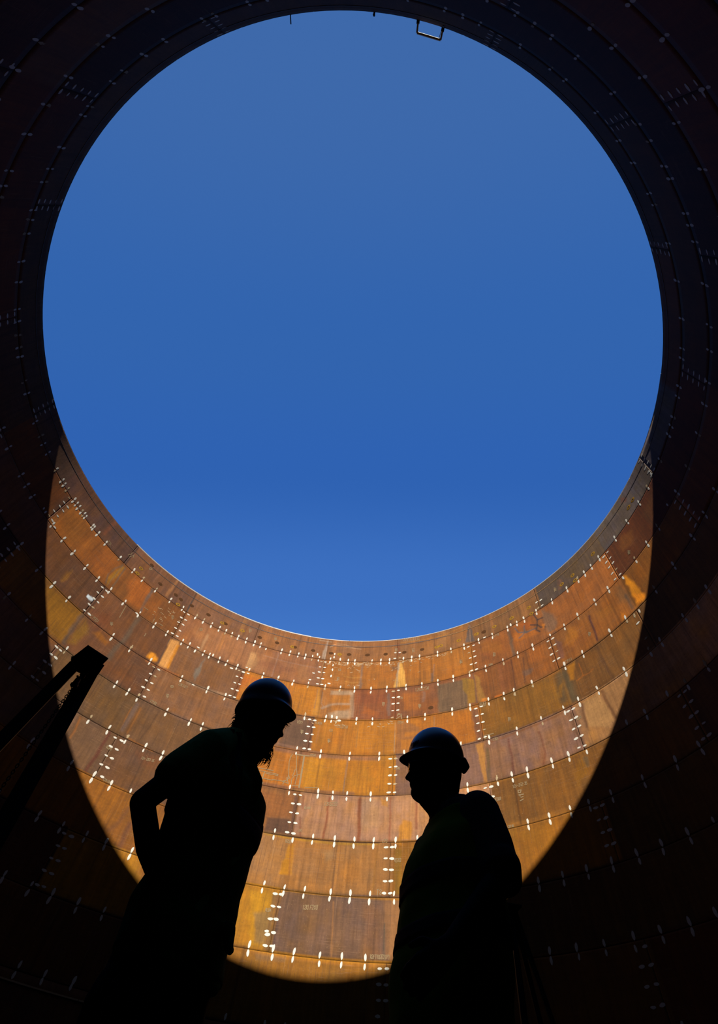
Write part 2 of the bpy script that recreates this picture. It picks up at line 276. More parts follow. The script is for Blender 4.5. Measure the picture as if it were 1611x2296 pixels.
FE = json.loads('''[["P",[110,62,12],0.7,0.5,[155.6,1457,151.6,1460,148.7,1472,149.0,1376,150.1,1347,153.2,1353]],["P",[75,48,30],0.6,0.3,[157.7,1430,157.2,1472,155.6,1457,156.0,1353,156.8,1342]],["L",[115,60,30],0.6,0.3,[145.9,1588,146.0,1506]],["P",[70,38,22],0.4,0.5,[156.4,1547,154.2,1604,148.6,1607,152.5,1524]],["P",[150,98,10],0.8,0.12,[138.4,1457,138.9,1419,139.1,1374,138.4,1337,138.0,1351,137.5,1460]],["L",[105,80,55],0.8,0.12,[138.4,1465,139.3,1422,139.6,1379,138.9,1343]],["L",[105,80,55],0.8,0.14,[138.3,1454,138.2,1381,138.2,1343]],["L",[105,80,55],0.8,0.12,[137.4,1461,137.2,1401,137.1,1353]],["P",[170,88,18],0.7,0.4,[135.1,1421,134.1,1471,129.6,1477,129.2,1352,132.8,1342]],["P",[140,72,15],0.6,0.5,[145.1,1361,143.9,1464,139.4,1457,139.8,1371,141.5,1336]],["L",[105,82,60],0.8,0.22,[129.6,1477,129.6,1415,129.2,1352]],["P",[145,92,15],0.7,0.2,[146.1,1212,145.8,1280,145.3,1239,145.8,1210]],["P",[200,205,200],0.95,0.05,[140.1,1243,140.0,1254,139.2,1257,138.6,1254,138.6,1244,139.4,1240]],["P",[120,105,90],0.8,0.08,[139.3,1238,138.5,1247,138.6,1237]],["P",[132,84,6],0.85,0.25,[146.8,1151,146.0,1167,138.7,1182,138.6,1147,137.8,1055,140.8,1039]],["P",[120,68,12],0.6,0.3,[141.3,1040,138.0,1047,138.6,1024,140.3,1027]],["L",[92,68,50],0.85,0.35,[138.4,1174,138.2,1113,137.9,1053]],["P",[132,88,12],0.8,0.25,[137.4,1170,137.3,1116,137.3,1058,135.9,1072,135.3,1148]],["P",[155,88,4],0.7,0.2,[134.6,1146,133.6,1169,130.8,1154,131.3,1139]],["L",[95,80,60],0.6,0.35,[128.7,1314,128.8,1199,129.2,1105]],["P",[120,55,22],0.4,0.6,[137.0,1215,134.4,1260,132.4,1205,135.0,1163]],["P",[215,130,20],0.85,0.2,[123.0,1189,122.5,1220,121.5,1223,120.8,1203,121.0,1188,122.1,1187]],["P",[222,150,72],0.9,0.12,[120.3,1315,118.2,1326,117.9,1290,117.8,1190,119.8,1184]],["L",[215,130,15],0.85,0.22,[118.0,1306,118.0,1251,117.9,1195]],["L",[100,75,60],0.8,0.1,[120.6,1311,120.4,1257,120.1,1194]],["P",[228,140,20],0.9,0.15,[122.8,1190,122.7,1214,122.1,1221,121.1,1210,120.8,1195,121.9,1187]],["P",[128,112,92],0.85,0.15,[111.5,1318,112.5,1224,111.5,1193,111.4,1238]],["L",[172,128,90],0.8,0.22,[112.9,1176,109.0,1180,104.3,1187]],["L",[195,110,45],0.8,0.14,[122.6,1176,118.9,1179,115.1,1186]],["L",[160,105,55],0.6,0.12,[128.3,1329,123.9,1331,118.3,1330]],["L",[150,95,60],0.6,0.2,[130.4,1584,130.4,1544,130.5,1505]],["L",[180,115,60],0.7,0.24,[126.0,1588,126.1,1540,126.2,1491]],["L",[182,118,55],0.6,0.3,[106.2,1585,106.2,1543,106.1,1502]],["L",[95,80,72],0.8,0.12,[120.5,1583,120.3,1537,120.0,1478]],["L",[108,80,62],0.85,0.2,[129.5,1462,129.3,1399,129.1,1349]],["L",[100,60,30],0.6,0.08,[125.8,1435,125.9,1354]],["P",[158,85,18],0.6,0.3,[129.1,1363,129.1,1444,126.2,1449,126.0,1372]],["P",[182,118,68],0.5,0.4,[117.6,1428,114.7,1453,109.7,1468,102.1,1467,98.8,1462,97.0,1336,104.1,1335,111.3,1338,114.9,1365]],["L",[190,140,92],0.6,0.25,[113.3,1420,113.3,1363,113.4,1326]],["L",[195,120,50],0.6,0.25,[109.9,1456,109.6,1410,109.6,1374]],["L",[215,155,95],0.6,0.4,[101.5,1418,101.6,1385,101.6,1345]],["P",[225,150,80],0.6,0.12,[102.1,1414,101.4,1424,100.5,1412,100.7,1392,101.5,1391]],["P",[192,92,15],0.6,0.3,[102.7,1302,96.5,1313,95.9,1274,100.2,1282,102.1,1200]],["P",[95,60,35],0.4,0.15,[111.5,1327,103.2,1346,103.3,1324,110.9,1316]],["L",[152,88,25],0.8,0.12,[120.5,995,120.6,956,120.4,929,120.4,910]],["L",[148,88,28],0.8,0.22,[118.8,1003,118.8,954,118.9,912]],["L",[122,92,75],0.7,0.28,[119.8,1011,119.8,964,120.0,912]],["L",[105,50,30],0.85,0.2,[121.6,885,121.7,814,122.0,754]],["L",[165,95,30],0.85,0.12,[127.5,880,127.1,840,127.2,816]],["P",[120,82,50],0.6,0.3,[127.4,875,122.6,881,122.6,812,122.5,753,126.9,811]],["L",[140,98,72],0.7,0.3,[112.9,1036,109.6,1035]],["L",[165,95,25],0.9,0.08,[118.3,896,113.1,890]],["L",[165,98,12],0.85,0.22,[122.4,743,119.1,746,113.9,746]],["P",[125,68,20],0.5,0.5,[130.3,1045,128.0,1089,122.9,1098,122.1,1059,126.0,1062]],["L",[80,50,28],0.5,0.1,[128.3,1020,128.5,954,128.5,900]],["L",[80,50,28],0.5,0.1,[115.3,1025,115.8,945,116.5,893]],["L",[130,80,38],0.6,0.08,[111.6,990,111.4,915]],["P",[140,70,22],0.35,0.4,[115.9,869,111.9,875,111.8,841,114.2,841]],["P",[158,92,0],0.85,0.3,[120.5,720,113.9,725,112.3,701,114.5,645,118.8,691]],["P",[150,88,25],0.6,0.3,[114.6,649,112.8,708,110.9,667,111.4,609,113.2,621]],["L",[120,72,35],0.6,0.25,[112.8,708,113.1,667,113.9,635]],["P",[160,92,0],0.9,0.2,[107.3,565,106.9,594,105.2,564,105.8,550]],["L",[110,65,45],0.6,0.35,[111.3,669,111.4,609]],["P",[150,85,20],0.5,0.2,[108.1,747,106.8,744,105.9,680]],["P",[182,155,128],0.75,0.1,[84.5,1587,85.1,1520,85.4,1480,84.2,1481,84.2,1532]],["L",[205,170,140],0.8,0.07,[84.3,1588,84.2,1537,84.2,1479]],["L",[200,165,125],0.7,0.06,[86.5,1584,83.4,1583]],["L",[200,150,105],0.7,0.05,[82.3,1570,78.8,1558,75.5,1550]],["L",[190,140,95],0.7,0.05,[82.1,1578,79.5,1572,77.3,1554]],["L",[225,190,150],0.8,0.07,[83.4,1552,82.3,1570]],["L",[205,122,50],0.6,0.25,[82.2,1598,82.2,1557,82.1,1518]],["P",[208,150,90],0.5,0.25,[102.3,1418,100.8,1429,99.9,1398,100.0,1352,101.4,1334,102.1,1365]],["L",[175,125,95],0.7,0.12,[95.6,1464,95.6,1398,95.7,1335]],["L",[215,150,80],0.8,0.06,[84.4,1469,84.3,1400,84.1,1333]],["L",[140,90,60],0.6,0.15,[85.8,1465,85.9,1387,85.8,1335]],["P",[185,120,65],0.5,0.15,[90.2,1425,87.8,1435,87.3,1343,89.8,1338]],["P",[150,85,50],0.4,0.3,[99.4,1393,94.7,1412,90.7,1386,94.1,1362,98.7,1370]],["L",[175,125,95],0.6,0.04,[98.9,1429,92.0,1426,85.4,1424]],["L",[150,112,78],0.8,0.16,[74.9,1454,74.9,1391,74.9,1335]],["P",[150,115,85],0.6,0.1,[75.2,1369,74.2,1361,74.5,1335,75.1,1335]],["P",[195,158,118],0.7,0.15,[81.4,1316,76.4,1322,76.2,1302,81.2,1296]],["P",[192,155,118],0.6,0.12,[77.0,1313,75.9,1314,75.3,1193,76.3,1192]],["P",[195,158,118],0.75,0.2,[79.5,1223,76.6,1234,76.3,1188,80.9,1183,81.0,1205]],["L",[192,155,120],0.7,0.2,[82.7,1229,81.2,1247,79.4,1256,76.9,1257]],["P",[200,120,30],0.7,0.2,[81.2,1291,77.0,1297,76.8,1265,81.3,1255]],["P",[200,118,25],0.6,0.2,[80.8,1244,76.9,1249,77.1,1229,80.4,1218]],["P",[212,138,40],0.8,0.15,[84.7,1317,83.9,1319,83.0,1190,84.8,1189]],["L",[160,110,80],0.7,0.07,[84.5,1317,84.5,1256,84.6,1224]],["L",[190,140,100],0.6,0.07,[83.2,1304,83.1,1251,82.2,1230]],["P",[200,120,12],0.7,0.25,[90.6,1309,85.4,1315,85.0,1192,88.5,1189,89.9,1230]],["P",[112,80,58],0.75,0.2,[88.3,1171,85.3,1169,84.7,1051,90.0,1048,89.7,1133]],["P",[125,78,55],0.7,0.1,[85.3,1169,84.0,1169,83.6,1044,84.6,1048]],["L",[175,110,55],0.8,0.06,[82.6,1164,82.7,1121,82.8,1076]],["L",[195,120,40],0.8,0.08,[76.9,1155,77.0,1105,77.1,1058]],["L",[190,125,55],0.8,0.1,[74.3,1164,74.3,1114,74.3,1067]],["L",[165,115,85],0.6,0.18,[90.4,1050,86.5,1043,81.6,1038]],["P",[205,118,12],0.6,0.2,[74.2,1160,69.8,1159,69.5,1050,74.0,1060]],["L",[215,150,60],0.5,0.08,[78.9,1393,76.7,1386,74.8,1391]],["L",[215,150,60],0.5,0.08,[78.6,1367,76.8,1360,75.2,1365]],["P",[242,172,72],0.92,0.06,[65.6,1461,65.1,1462,64.5,1418,63.9,1331,67.1,1331,66.4,1400]],["L",[168,140,110],0.9,0.22,[65.7,1457,66.1,1400,66.3,1332]],["P",[120,92,65],0.6,0.15,[67.8,1439,66.5,1441,66.0,1422,67.4,1420]],["P",[228,180,120],0.9,0.05,[76.3,1468,75.1,1466,75.6,1454,76.2,1454]],["L",[162,112,78],0.8,0.14,[74.9,1459,74.9,1396,74.8,1335]],["L",[150,105,75],0.7,0.12,[57.2,1418,57.6,1376,58.0,1336]],["P",[150,112,85],0.6,0.1,[58.1,1378,57.4,1375,57.6,1336,58.2,1338]],["P",[138,105,85],0.7,0.1,[68.4,1307,67.6,1306,67.4,1197,68.1,1198]],["P",[150,105,78],0.7,0.1,[60.3,1296,59.6,1293,59.8,1247,60.4,1245]],["P",[192,105,22],0.6,0.25,[64.7,1300,60.7,1289,60.8,1209,64.6,1218]],["P",[190,98,22],0.6,0.2,[73.3,1247,70.2,1218,70.7,1200,73.5,1212]],["P",[150,75,35],0.5,0.2,[75.4,1306,68.5,1303,68.4,1259,75.2,1262]],["P",[118,92,62],0.8,0.15,[56.7,1314,49.8,1309,50.4,1173,57.0,1185]],["P",[165,115,22],0.75,0.12,[51.3,1318,49.8,1309,48.3,1292,48.8,1190,50.4,1195,50.2,1234,51.2,1266]],["P",[178,122,48],0.8,0.12,[48.0,1317,47.2,1292,46.5,1190,48.1,1186,48.2,1260]],["P",[228,135,40],0.85,0.1,[47.3,1199,46.2,1194,46.2,1181,47.6,1186]],["L",[110,85,65],0.8,0.14,[48.4,1320,48.4,1254,48.5,1188]],["P",[200,122,15],0.5,0.3,[74.3,1167,66.8,1167,66.7,1051,74.1,1050]],["L",[195,145,95],0.85,0.12,[66.3,1170,66.3,1110,66.3,1044]],["L",[170,118,75],0.8,0.08,[57.7,1170,57.9,1122]],["P",[155,100,55],0.6,0.2,[66.0,1166,63.5,1165,61.0,1134,63.1,1036,65.8,1040]],["P",[205,120,25],0.7,0.1,[64.2,1124,61.4,1121,61.4,1105,64.2,1107]],["P",[205,120,20],0.7,0.15,[65.0,1095,62.4,1093,63.1,1052,64.8,1055]],["P",[205,120,20],0.5,0.1,[63.5,1176,61.0,1169,61.0,1155,63.5,1161]],["P",[188,105,18],0.6,0.25,[57.4,1169,50.2,1162,50.2,1049,52.9,1048,55.1,1102,57.5,1117]],["P",[122,78,55],0.7,0.1,[49.8,1167,48.5,1163,48.1,1036,49.6,1040]],["P",[98,82,72],0.85,0.06,[47.9,1582,48.8,1545,49.4,1492,46.9,1482,47.3,1552]],["L",[165,120,85],0.8,0.08,[47.6,1579,47.8,1532,48.0,1488]],["P",[180,120,62],0.5,0.15,[56.2,1596,53.9,1592,54.1,1496,56.4,1502]],["P",[178,112,58],0.5,0.1,[62.4,1596,61.5,1593,61.6,1500,62.4,1503]],["L",[150,72,30],0.6,0.2,[66.2,1569,65.9,1504]],["P",[165,85,25],0.4,0.2,[44.7,1472,43.3,1466,44.1,1362,46.1,1399]],["P",[182,98,20],0.7,0.15,[37.9,1435,32.9,1399,32.3,1370,34.1,1375,38.4,1392]],["P",[175,85,20],0.6,0.15,[36.3,1463,34.3,1456,32.6,1418,34.7,1417]],["L",[98,85,78],0.85,0.12,[37.2,1455,36.7,1427,35.3,1410,34.1,1405,32.5,1399]],["L",[98,85,78],0.85,0.12,[35.3,1410,36.0,1401,36.7,1398]],["L",[98,85,78],0.85,0.12,[35.3,1410,35.0,1442]],["P",[98,85,78],0.85,0.05,[35.8,1420,34.8,1414,34.1,1401,35.1,1402]],["L",[52,42,38],0.85,0.13,[32.3,1473,31.8,1434,32.1,1411,33.5,1429]],["L",[52,42,38],0.85,0.13,[32.1,1411,31.5,1391,30.3,1379]],["L",[52,42,38],0.85,0.13,[32.1,1411,32.6,1391,32.0,1375]],["L",[52,42,38],0.85,0.13,[31.8,1434,30.4,1428]],["P",[225,125,15],0.8,0.08,[31.0,1401,30.4,1394,30.8,1378,31.2,1382]],["P",[120,88,62],0.75,0.25,[30.2,1467,27.6,1412,27.5,1368,28.8,1327,30.5,1340,30.6,1410]],["L",[115,85,60],0.8,0.28,[38.7,1448,38.7,1400,38.8,1334]],["P",[165,95,22],0.6,0.3,[46.1,1478,41.3,1426,41.4,1375,45.9,1410]],["L",[170,105,50],0.6,0.24,[42.0,1584,42.2,1537,42.3,1481]],["L",[165,105,52],0.6,0.5,[34.5,1600,34.2,1546,33.8,1492]],["P",[165,85,25],0.7,0.15,[24.3,1549,23.3,1537,24.0,1500,24.9,1504]],["P",[92,70,52],0.6,0.3,[28.7,1566,24.8,1558,25.1,1493,28.0,1492,29.6,1477]],["P",[88,66,50],0.75,0.2,[24.6,1555,20.5,1510,18.3,1469,22.9,1496,25.1,1503]],["P",[168,98,15],0.7,0.25,[26.4,1315,24.6,1301,24.7,1256,26.4,1237,27.6,1260]],["P",[172,92,22],0.6,0.25,[35.4,1332,32.3,1310,32.6,1254,35.9,1266]],["P",[112,85,65],0.65,0.15,[37.4,1250,35.4,1242,35.9,1221,37.6,1222]],["P",[112,72,58],0.7,0.15,[29.2,1307,28.2,1279,28.7,1210,29.7,1215]],["L",[92,52,30],0.8,0.08,[39.5,1320,39.7,1255,39.9,1191]],["L",[92,52,30],0.6,0.07,[36.8,1305,37.8,1191]],["L",[90,52,40],0.8,0.14,[20.9,1298,21.1,1243,21.3,1194]],["L",[80,66,42],0.7,0.5,[31.0,1161,31.2,1116,31.3,1068]],["L",[88,76,48],0.7,0.6,[29.6,1156,29.2,1106,29.3,1055]],["P",[150,95,12],0.7,0.1,[31.5,1125,30.7,1127,31.5,1077,32.0,1081]],["P",[172,105,10],0.85,0.12,[28.7,1174,27.0,1176,27.9,1117,28.7,1121]],["L",[160,88,20],0.85,0.08,[26.2,1159,26.2,1112,27.6,1108]],["L",[160,88,20],0.7,0.08,[26.2,1112,25.0,1108,24.0,1113]],["L",[145,90,15],0.45,0.3,[34.7,1156,35.3,1072]],["L",[145,90,15],0.45,0.3,[33.5,1144,34.0,1061]],["L",[145,90,15],0.45,0.3,[32.5,1135,33.1,1054]],["L",[145,90,15],0.45,0.3,[37.7,1183,38.1,1095]],["L",[225,115,25],0.85,0.14,[44.4,1187,43.0,1186]],["P",[205,112,30],0.85,0.1,[47.3,1187,46.7,1194,46.1,1183,46.8,1180]],["L",[160,90,45],0.5,0.3,[42.3,1317,42.5,1197]],["P",[125,65,30],0.4,0.3,[41.7,1344,39.5,1320,40.1,1200,42.7,1198]],["P",[150,80,25],0.25,0.3,[31.4,1279,19.2,1245,20.0,1204,31.3,1239]],["P",[192,115,8],0.9,0.15,[11.1,1325,10.4,1315,9.3,1193,10.1,1182,11.3,1203,11.2,1261]],["P",[110,60,12],0.7,0.3,[7.8,1469,5.2,1434,6.1,1388,8.7,1403]],["P",[72,54,40],0.5,0.3,[11.4,1556,4.0,1553,1.5,1507,4.3,1481,10.5,1494]],["P",[100,48,20],0.6,0.15,[2.7,1585,1.7,1554,2.4,1546,3.5,1566]],["P",[98,58,20],0.4,0.3,[1.8,1421,-4.0,1456,1.1,1353]],["P",[90,68,40],0.5,0.3,[13.7,1321,11.9,1274,12.0,1214,14.5,1259]],["P",[160,85,12],0.6,0.15,[21.0,1419,19.7,1405,20.8,1366,21.6,1380]],["P",[172,122,68],0.9,0.1,[28.0,1026,24.5,1029,24.6,1011,23.7,933,25.1,916,28.6,948]],["P",[150,102,55],0.9,0.1,[24.2,1028,18.2,1029,21.6,965,23.6,937]],["L",[112,70,35],0.9,0.22,[24.2,1028,23.9,984,23.6,931]],["L",[112,70,35],0.85,0.18,[28.4,1026,28.6,990,28.7,949]],["L",[98,60,25],0.7,0.25,[21.9,1176,21.8,1107,21.3,1046]],["L",[85,45,35],0.85,0.1,[21.1,1304,21.1,1246,21.3,1191]],["P",[150,88,20],0.5,0.3,[19.6,1296,15.1,1271,15.5,1240,19.0,1251]],["P",[190,105,12],0.8,0.1,[15.0,1220,14.4,1191,15.4,1186]],["P",[185,105,10],0.8,0.15,[11.2,1240,9.2,1202,9.7,1188,11.7,1185]],["L",[70,58,45],0.6,0.3,[12.5,1256,12.5,1199]],["L",[165,92,25],0.7,0.16,[20.3,1328,23.4,1332,26.5,1338,30.3,1344]],["L",[150,88,30],0.7,0.18,[30.4,1181,33.6,1179,35.8,1182]],["L",[145,85,20],0.6,0.2,[28.2,1036,32.6,1038]],["P",[198,130,52],0.88,0.08,[49.8,1028,48.1,1029,48.3,959,48.5,892,49.2,897,49.4,964]],["L",[110,85,45],0.7,0.24,[47.6,1002,47.7,956,47.9,904]],["L",[115,62,42],0.8,0.16,[43.2,1014,43.2,956,43.3,901]],["L",[122,66,40],0.7,0.12,[37.3,1002,37.1,964,37.1,925,37.8,897]],["P",[150,80,30],0.3,0.15,[37.9,958,37.2,926,37.2,894,38.3,893]],["L",[150,98,42],0.7,0.1,[39.1,844,39.1,803,39.0,764]],["P",[198,130,75],0.8,0.08,[54.6,885,53.7,890,48.6,883,48.9,846,51.6,863]],["P",[160,100,5],0.6,0.2,[32.6,864,31.0,877,30.9,832,33.2,805]],["P",[95,78,50],0.6,0.1,[31.1,873,30.0,870,30.6,842,31.2,844]],["P",[160,95,10],0.35,0.2,[40.0,882,38.4,881,38.8,843,39.8,838]],["L",[180,112,20],0.75,0.13,[53.0,891,48.5,891,43.8,886,39.1,890,34.5,887,29.7,887]],["L",[150,80,20],0.5,0.08,[46.9,1023,38.9,1029,32.2,1027]],["P",[128,88,58],0.5,0.12,[30.7,1017,28.7,1013,28.7,937,29.3,905,30.4,914]],["L",[95,60,35],0.6,0.16,[30.7,1014,30.9,961,30.2,902]],["L",[188,118,35],0.5,0.3,[46.7,754,42.3,751,36.3,750]],["L",[150,78,40],0.9,0.14,[78.4,880,78.4,828,78.4,782,78.5,752]],["L",[150,78,40],0.95,0.18,[72.6,884,72.4,828,72.2,783,72.3,748]],["L",[150,78,40],0.7,0.1,[83.3,877,83.0,836]],["L",[150,85,50],0.7,0.12,[83.2,809,82.6,747]],["P",[92,60,42],0.8,0.15,[89.4,791,85.0,797,84.6,750,89.0,751]],["P",[160,92,35],0.7,0.15,[91.7,873,85.0,870,84.9,805,90.2,796]],["P",[120,78,55],0.8,0.06,[85.0,876,84.3,875,84.0,752,84.6,753]],["P",[205,132,2],0.6,0.25,[84.5,1016,80.4,1015,80.0,909,84.2,906]],["L",[155,115,85],0.85,0.08,[75.7,1020,75.7,961,75.8,897]],["L",[145,98,72],0.7,0.34,[90.5,1030,83.9,1028,78.1,1028,69.4,1026]],["L",[135,88,62],0.65,0.24,[91.7,896,85.8,896,80.3,897,73.9,898]],["P",[205,130,0],0.9,0.1,[84.4,721,83.3,727,82.9,685,82.7,645,85.1,639,84.8,676]],["L",[230,165,60],0.8,0.05,[84.4,712,84.4,666,84.4,641]],["L",[165,95,25],0.8,0.04,[83.9,732,83.6,690,83.2,643]],["L",[200,140,25],0.9,0.1,[88.9,744,81.9,741,76.0,740,68.5,742]],["L",[110,70,40],0.9,0.05,[88.9,747,82.0,746,76.0,745,68.5,746]],["P",[178,118,62],0.5,0.3,[83.2,722,78.8,722,78.7,652,82.5,645]],["P",[150,90,60],0.4,0.15,[81.3,803,78.6,802,79.0,794,81.3,795]],["P",[150,90,60],0.35,0.15,[77.0,801,74.9,798,74.8,791,76.7,794]],["P",[205,155,100],0.3,0.3,[72.3,882,69.3,883,68.9,791,71.7,778]],["L",[205,140,60],0.8,0.08,[85.8,894,83.4,894]],["P",[160,122,78],0.5,0.2,[78.1,715,76.1,725,75.6,701,77.5,688]],["P",[155,105,10],0.8,0.06,[65.7,729,64.5,729,64.4,605,65.5,610]],["L",[170,108,30],0.6,0.1,[68.7,730,68.9,664,69.0,614]],["P",[205,140,0],0.7,0.2,[89.2,590,85.6,587,85.0,519,85.4,462,87.2,462]],["P",[150,112,62],0.8,0.15,[87.5,538,85.4,550,85.0,506,84.9,469,86.8,472]],["P",[150,105,55],0.8,0.05,[85.3,588,84.7,589,84.2,461,84.9,459]],["P",[110,75,60],0.6,0.06,[84.7,589,83.9,586,83.5,460,84.2,459]],["P",[168,112,62],0.75,0.15,[67.2,594,64.4,589,65.4,464,66.9,465]],["L",[175,115,60],0.8,0.06,[75.4,586,75.1,523,74.8,464]],["L",[95,80,60],0.7,0.1,[67.0,542,66.9,467]],["P",[160,100,50],0.4,0.3,[70.3,579,67.6,580,67.6,467,70.2,465]],["L",[210,135,0],0.85,0.1,[89.4,602,84.5,601,76.5,602,70.1,600,64.4,598]],["L",[218,140,0],0.9,0.14,[87.1,457,82.7,455,75.3,455,69.4,456,65.4,457]],["L",[190,120,40],0.6,0.1,[87.1,452,82.6,450,75.2,449,69.4,451,65.4,451]],["P",[165,120,75],0.5,0.08,[86.4,451,81.4,452,81.6,441,86.0,438]],["P",[185,125,60],0.3,0.1,[75.2,721,74.0,722,73.9,695,75.0,694]],["P",[205,130,20],0.7,0.1,[68.8,881,67.3,877,67.4,855,68.3,862]],["P",[205,130,25],0.8,0.1,[65.6,743,64.6,770,64.5,737]],["P",[212,135,30],0.85,0.12,[64.9,753,64.9,792,64.0,815,62.7,807,62.7,751]],["L",[160,88,45],0.85,0.2,[72.6,878,72.2,753]],["L",[170,95,55],0.8,0.12,[66.8,885,66.7,747]],["L",[160,88,50],0.8,0.16,[61.7,865,61.8,783]],["L",[205,130,30],0.6,0.05,[49.7,1586,55.0,1569,65.4,1575]]]''')
for kind, hx, a, w, pts in FE:
    stroke(pts, kind == 'P', w, tuple(hx), a)
# seams: brown burnt bands with a bright rusty lower lip, joints likewise
for c in range(1, len(SEAM) - 1):
    d = (zrow - SEAM[c])[:, None]; wn = smooth_noise(NR, NC, 200, 500)[:, :]
    band = np.clip(1.2 - np.abs(d) / (.10 + .16 * wn), 0, 1); G *= (1 - .24 * band)[..., None]
    lip = np.clip(1 - np.abs(d + .1) / .06, 0, 1) * np.clip(smooth_noise(1, NC, 1, 90)[0] * 2 - .9, 0, 1)[None]
    G[..., 0] *= 1 + .5 * lip; G[..., 1] *= 1 + .4 * lip
for c in range(len(SEAM) - 1):
    r0 = int((SEAM[0] - SEAM[c]) / DZ); r1 = int((SEAM[0] - SEAM[c + 1]) / DZ) + 1
    off = (12.2 if c % 2 else 30.4)
    for k in range(10):
        a = (off + 36 * k + 180) % 360 - 180; d = np.abs((acol - a + 180) % 360 - 180)
        b = np.clip(1.3 - d / .75, 0, 1); G[r0:r1] *= (1 - .16 * b)[None, :, None]
    for k in range(40):                                # faint mill joints part way along a plate
        a = random.uniform(-180, 180); d = np.abs(acol - a); b = np.clip(1 - d / .3, 0, 1) * random.uniform(.1, .35)
        G[r0:r1] *= (1 - b)[None, :, None]
# wind girder line below the rim
zl = SEAM[0] - .285 * (SEAM[0] - SEAM[1])
band = np.clip(1 - np.abs(zrow - zl) / .09, 0, 1)[:, None]; G *= (1 - .3 * band)[..., None]
G = np.clip(G, .0006, .35)

# ------------------------------------------------------------------ the shell: one wall, each plate a part of it
def tagS(o): o['kind'] = 'structure'; return o
def ring_strip(name, r0, r1, z0, z1, a0, a1, mat, parent=None, n=None):
    n = n or max(int((a1 - a0) / 2), 2); vs = []; fs = []
    for i in range(n + 1):
        a = a0 + (a1 - a0) * i / n
        vs += [cyl(a, z0, r0), cyl(a, z1, r0), cyl(a, z1, r1), cyl(a, z0, r1)]
    for i in range(n):
        p = 4 * i; q = p + 4
        for k in range(4): fs.append((p + k, p + (k + 1) % 4, q + (k + 1) % 4, q + k))
    fs += [(0, 3, 2, 1), (4 * n, 4 * n + 1, 4 * n + 2, 4 * n + 3)]
    return meshobj(name, vs, fs, mat, parent)
wall = tagS(ring_strip('wall_round', R + .009, R + .05, 0, SEAM[0] - .01, 0, 359.999, m_back, n=360))
wall['label'] = 'round rusted steel tank wall of welded plates open to the sky'

def plate(c, a0, a1):
    g = .022; a0 += g; a1 -= g; z1 = SEAM[c] - (.006 if c else 0); z0 = SEAM[c + 1] + .006
    lit = (a1 > 4 and a0 < 162 and c <= 8)
    sa = .2 if lit else .8; sz = .06 if lit else .25
    na = max(int((a1 - a0) / sa), 2); nz = max(int((z1 - z0) / sz), 2)
    aa = np.linspace(a0, a1, na + 1); zz = np.linspace(z0, z1, nz + 1)
    A, Z = np.meshgrid(aa, zz); n = A.size; ar = np.radians(A)
    rad = R + .002 * (c % 2)
    V = np.stack([rad * np.cos(ar), rad * np.sin(ar), Z], -1).reshape(-1, 3)
    idx = np.arange(n).reshape(nz + 1, na + 1)
    F = np.stack([idx[:-1, :-1], idx[1:, :-1], idx[1:, 1:], idx[:-1, 1:]], -1).reshape(-1, 4)
    per = np.concatenate([idx[0, :], idx[1:, -1], idx[-1, :-1][::-1], idx[1:-1, 0][::-1]])
    W = V[per].copy(); k = (rad + .006) / rad; W[:, 0] *= k; W[:, 1] *= k
    np_ = len(per); o = np.arange(np_); o2 = (o + 1) % np_
    F2 = np.stack([per[o], per[o2], n + o2, n + o], -1)
    V = np.concatenate([V, W]); F = np.concatenate([F, F2])
    me = bpy.data.meshes.new('steel_plate')
    me.vertices.add(len(V)); me.vertices.foreach_set('co', V.ravel()); me.loops.add(F.size); me.loops.foreach_set('vertex_index', F.ravel().astype(np.int32))
    me.polygons.add(len(F)); me.polygons.foreach_set('loop_start', np.arange(0, F.size, 4, dtype=np.int32)); me.polygons.foreach_set('loop_total', np.full(len(F), 4, np.int32))
    me.update(calc_edges=True)
    aw = (A.ravel() + 180) % 360; ci = np.clip(np.round(aw / .2).astype(int), 0, NC - 1); ri = np.clip(np.round((SEAM[0] - Z.ravel()) / DZ).astype(int), 0, NR - 1)
    col = np.ones((len(V), 4), np.float32); col[:n, :3] = G[ri, ci]; col[n:, :3] = col[per, :3] * .3
    at = me.color_attributes.new('rust', 'FLOAT_COLOR', 'POINT'); at.data.foreach_set('color', col.ravel())
    uvv = np.concatenate([np.stack([np.radians(A.ravel()) * R, Z.ravel()], -1), np.stack([np.radians(A.ravel()[per]) * R, Z.ravel()[per]], -1)])
    uvv += (rs.rand(2) * 50)[None]
    ul = me.uv_layers.new(name='UVMap'); ul.data.foreach_set('uv', uvv[F.ravel()].astype(np.float32).ravel())
    me.materials.append(RUST)
    link(bpy.data.objects.new('steel_plate', me), wall)
for c in range(len(SEAM) - 1):
    off = (12.2 if c % 2 else 30.4)
    for k in range(10): plate(c, off + 36 * (k - 5), off + 36 * (k - 4))

fl = []; n = 96
bmf = bmesh.new(); cvs = [bmf.verts.new(cyl(i * 360 / n, 0, R + .06)) for i in range(n)]; bmf.faces.new(cvs)
r_ = bmesh.ops.extrude_face_region(bmf, geom=bmf.faces[:]); bmesh.ops.translate(bmf, verts=[v for v in r_['geom'] if isinstance(v, bmesh.types.BMVert)], vec=(0, 0, -.05))
floor = tagS(bmobj('floor', bmf, m_floor)); floor['label'] = 'dark steel tank floor in shade'

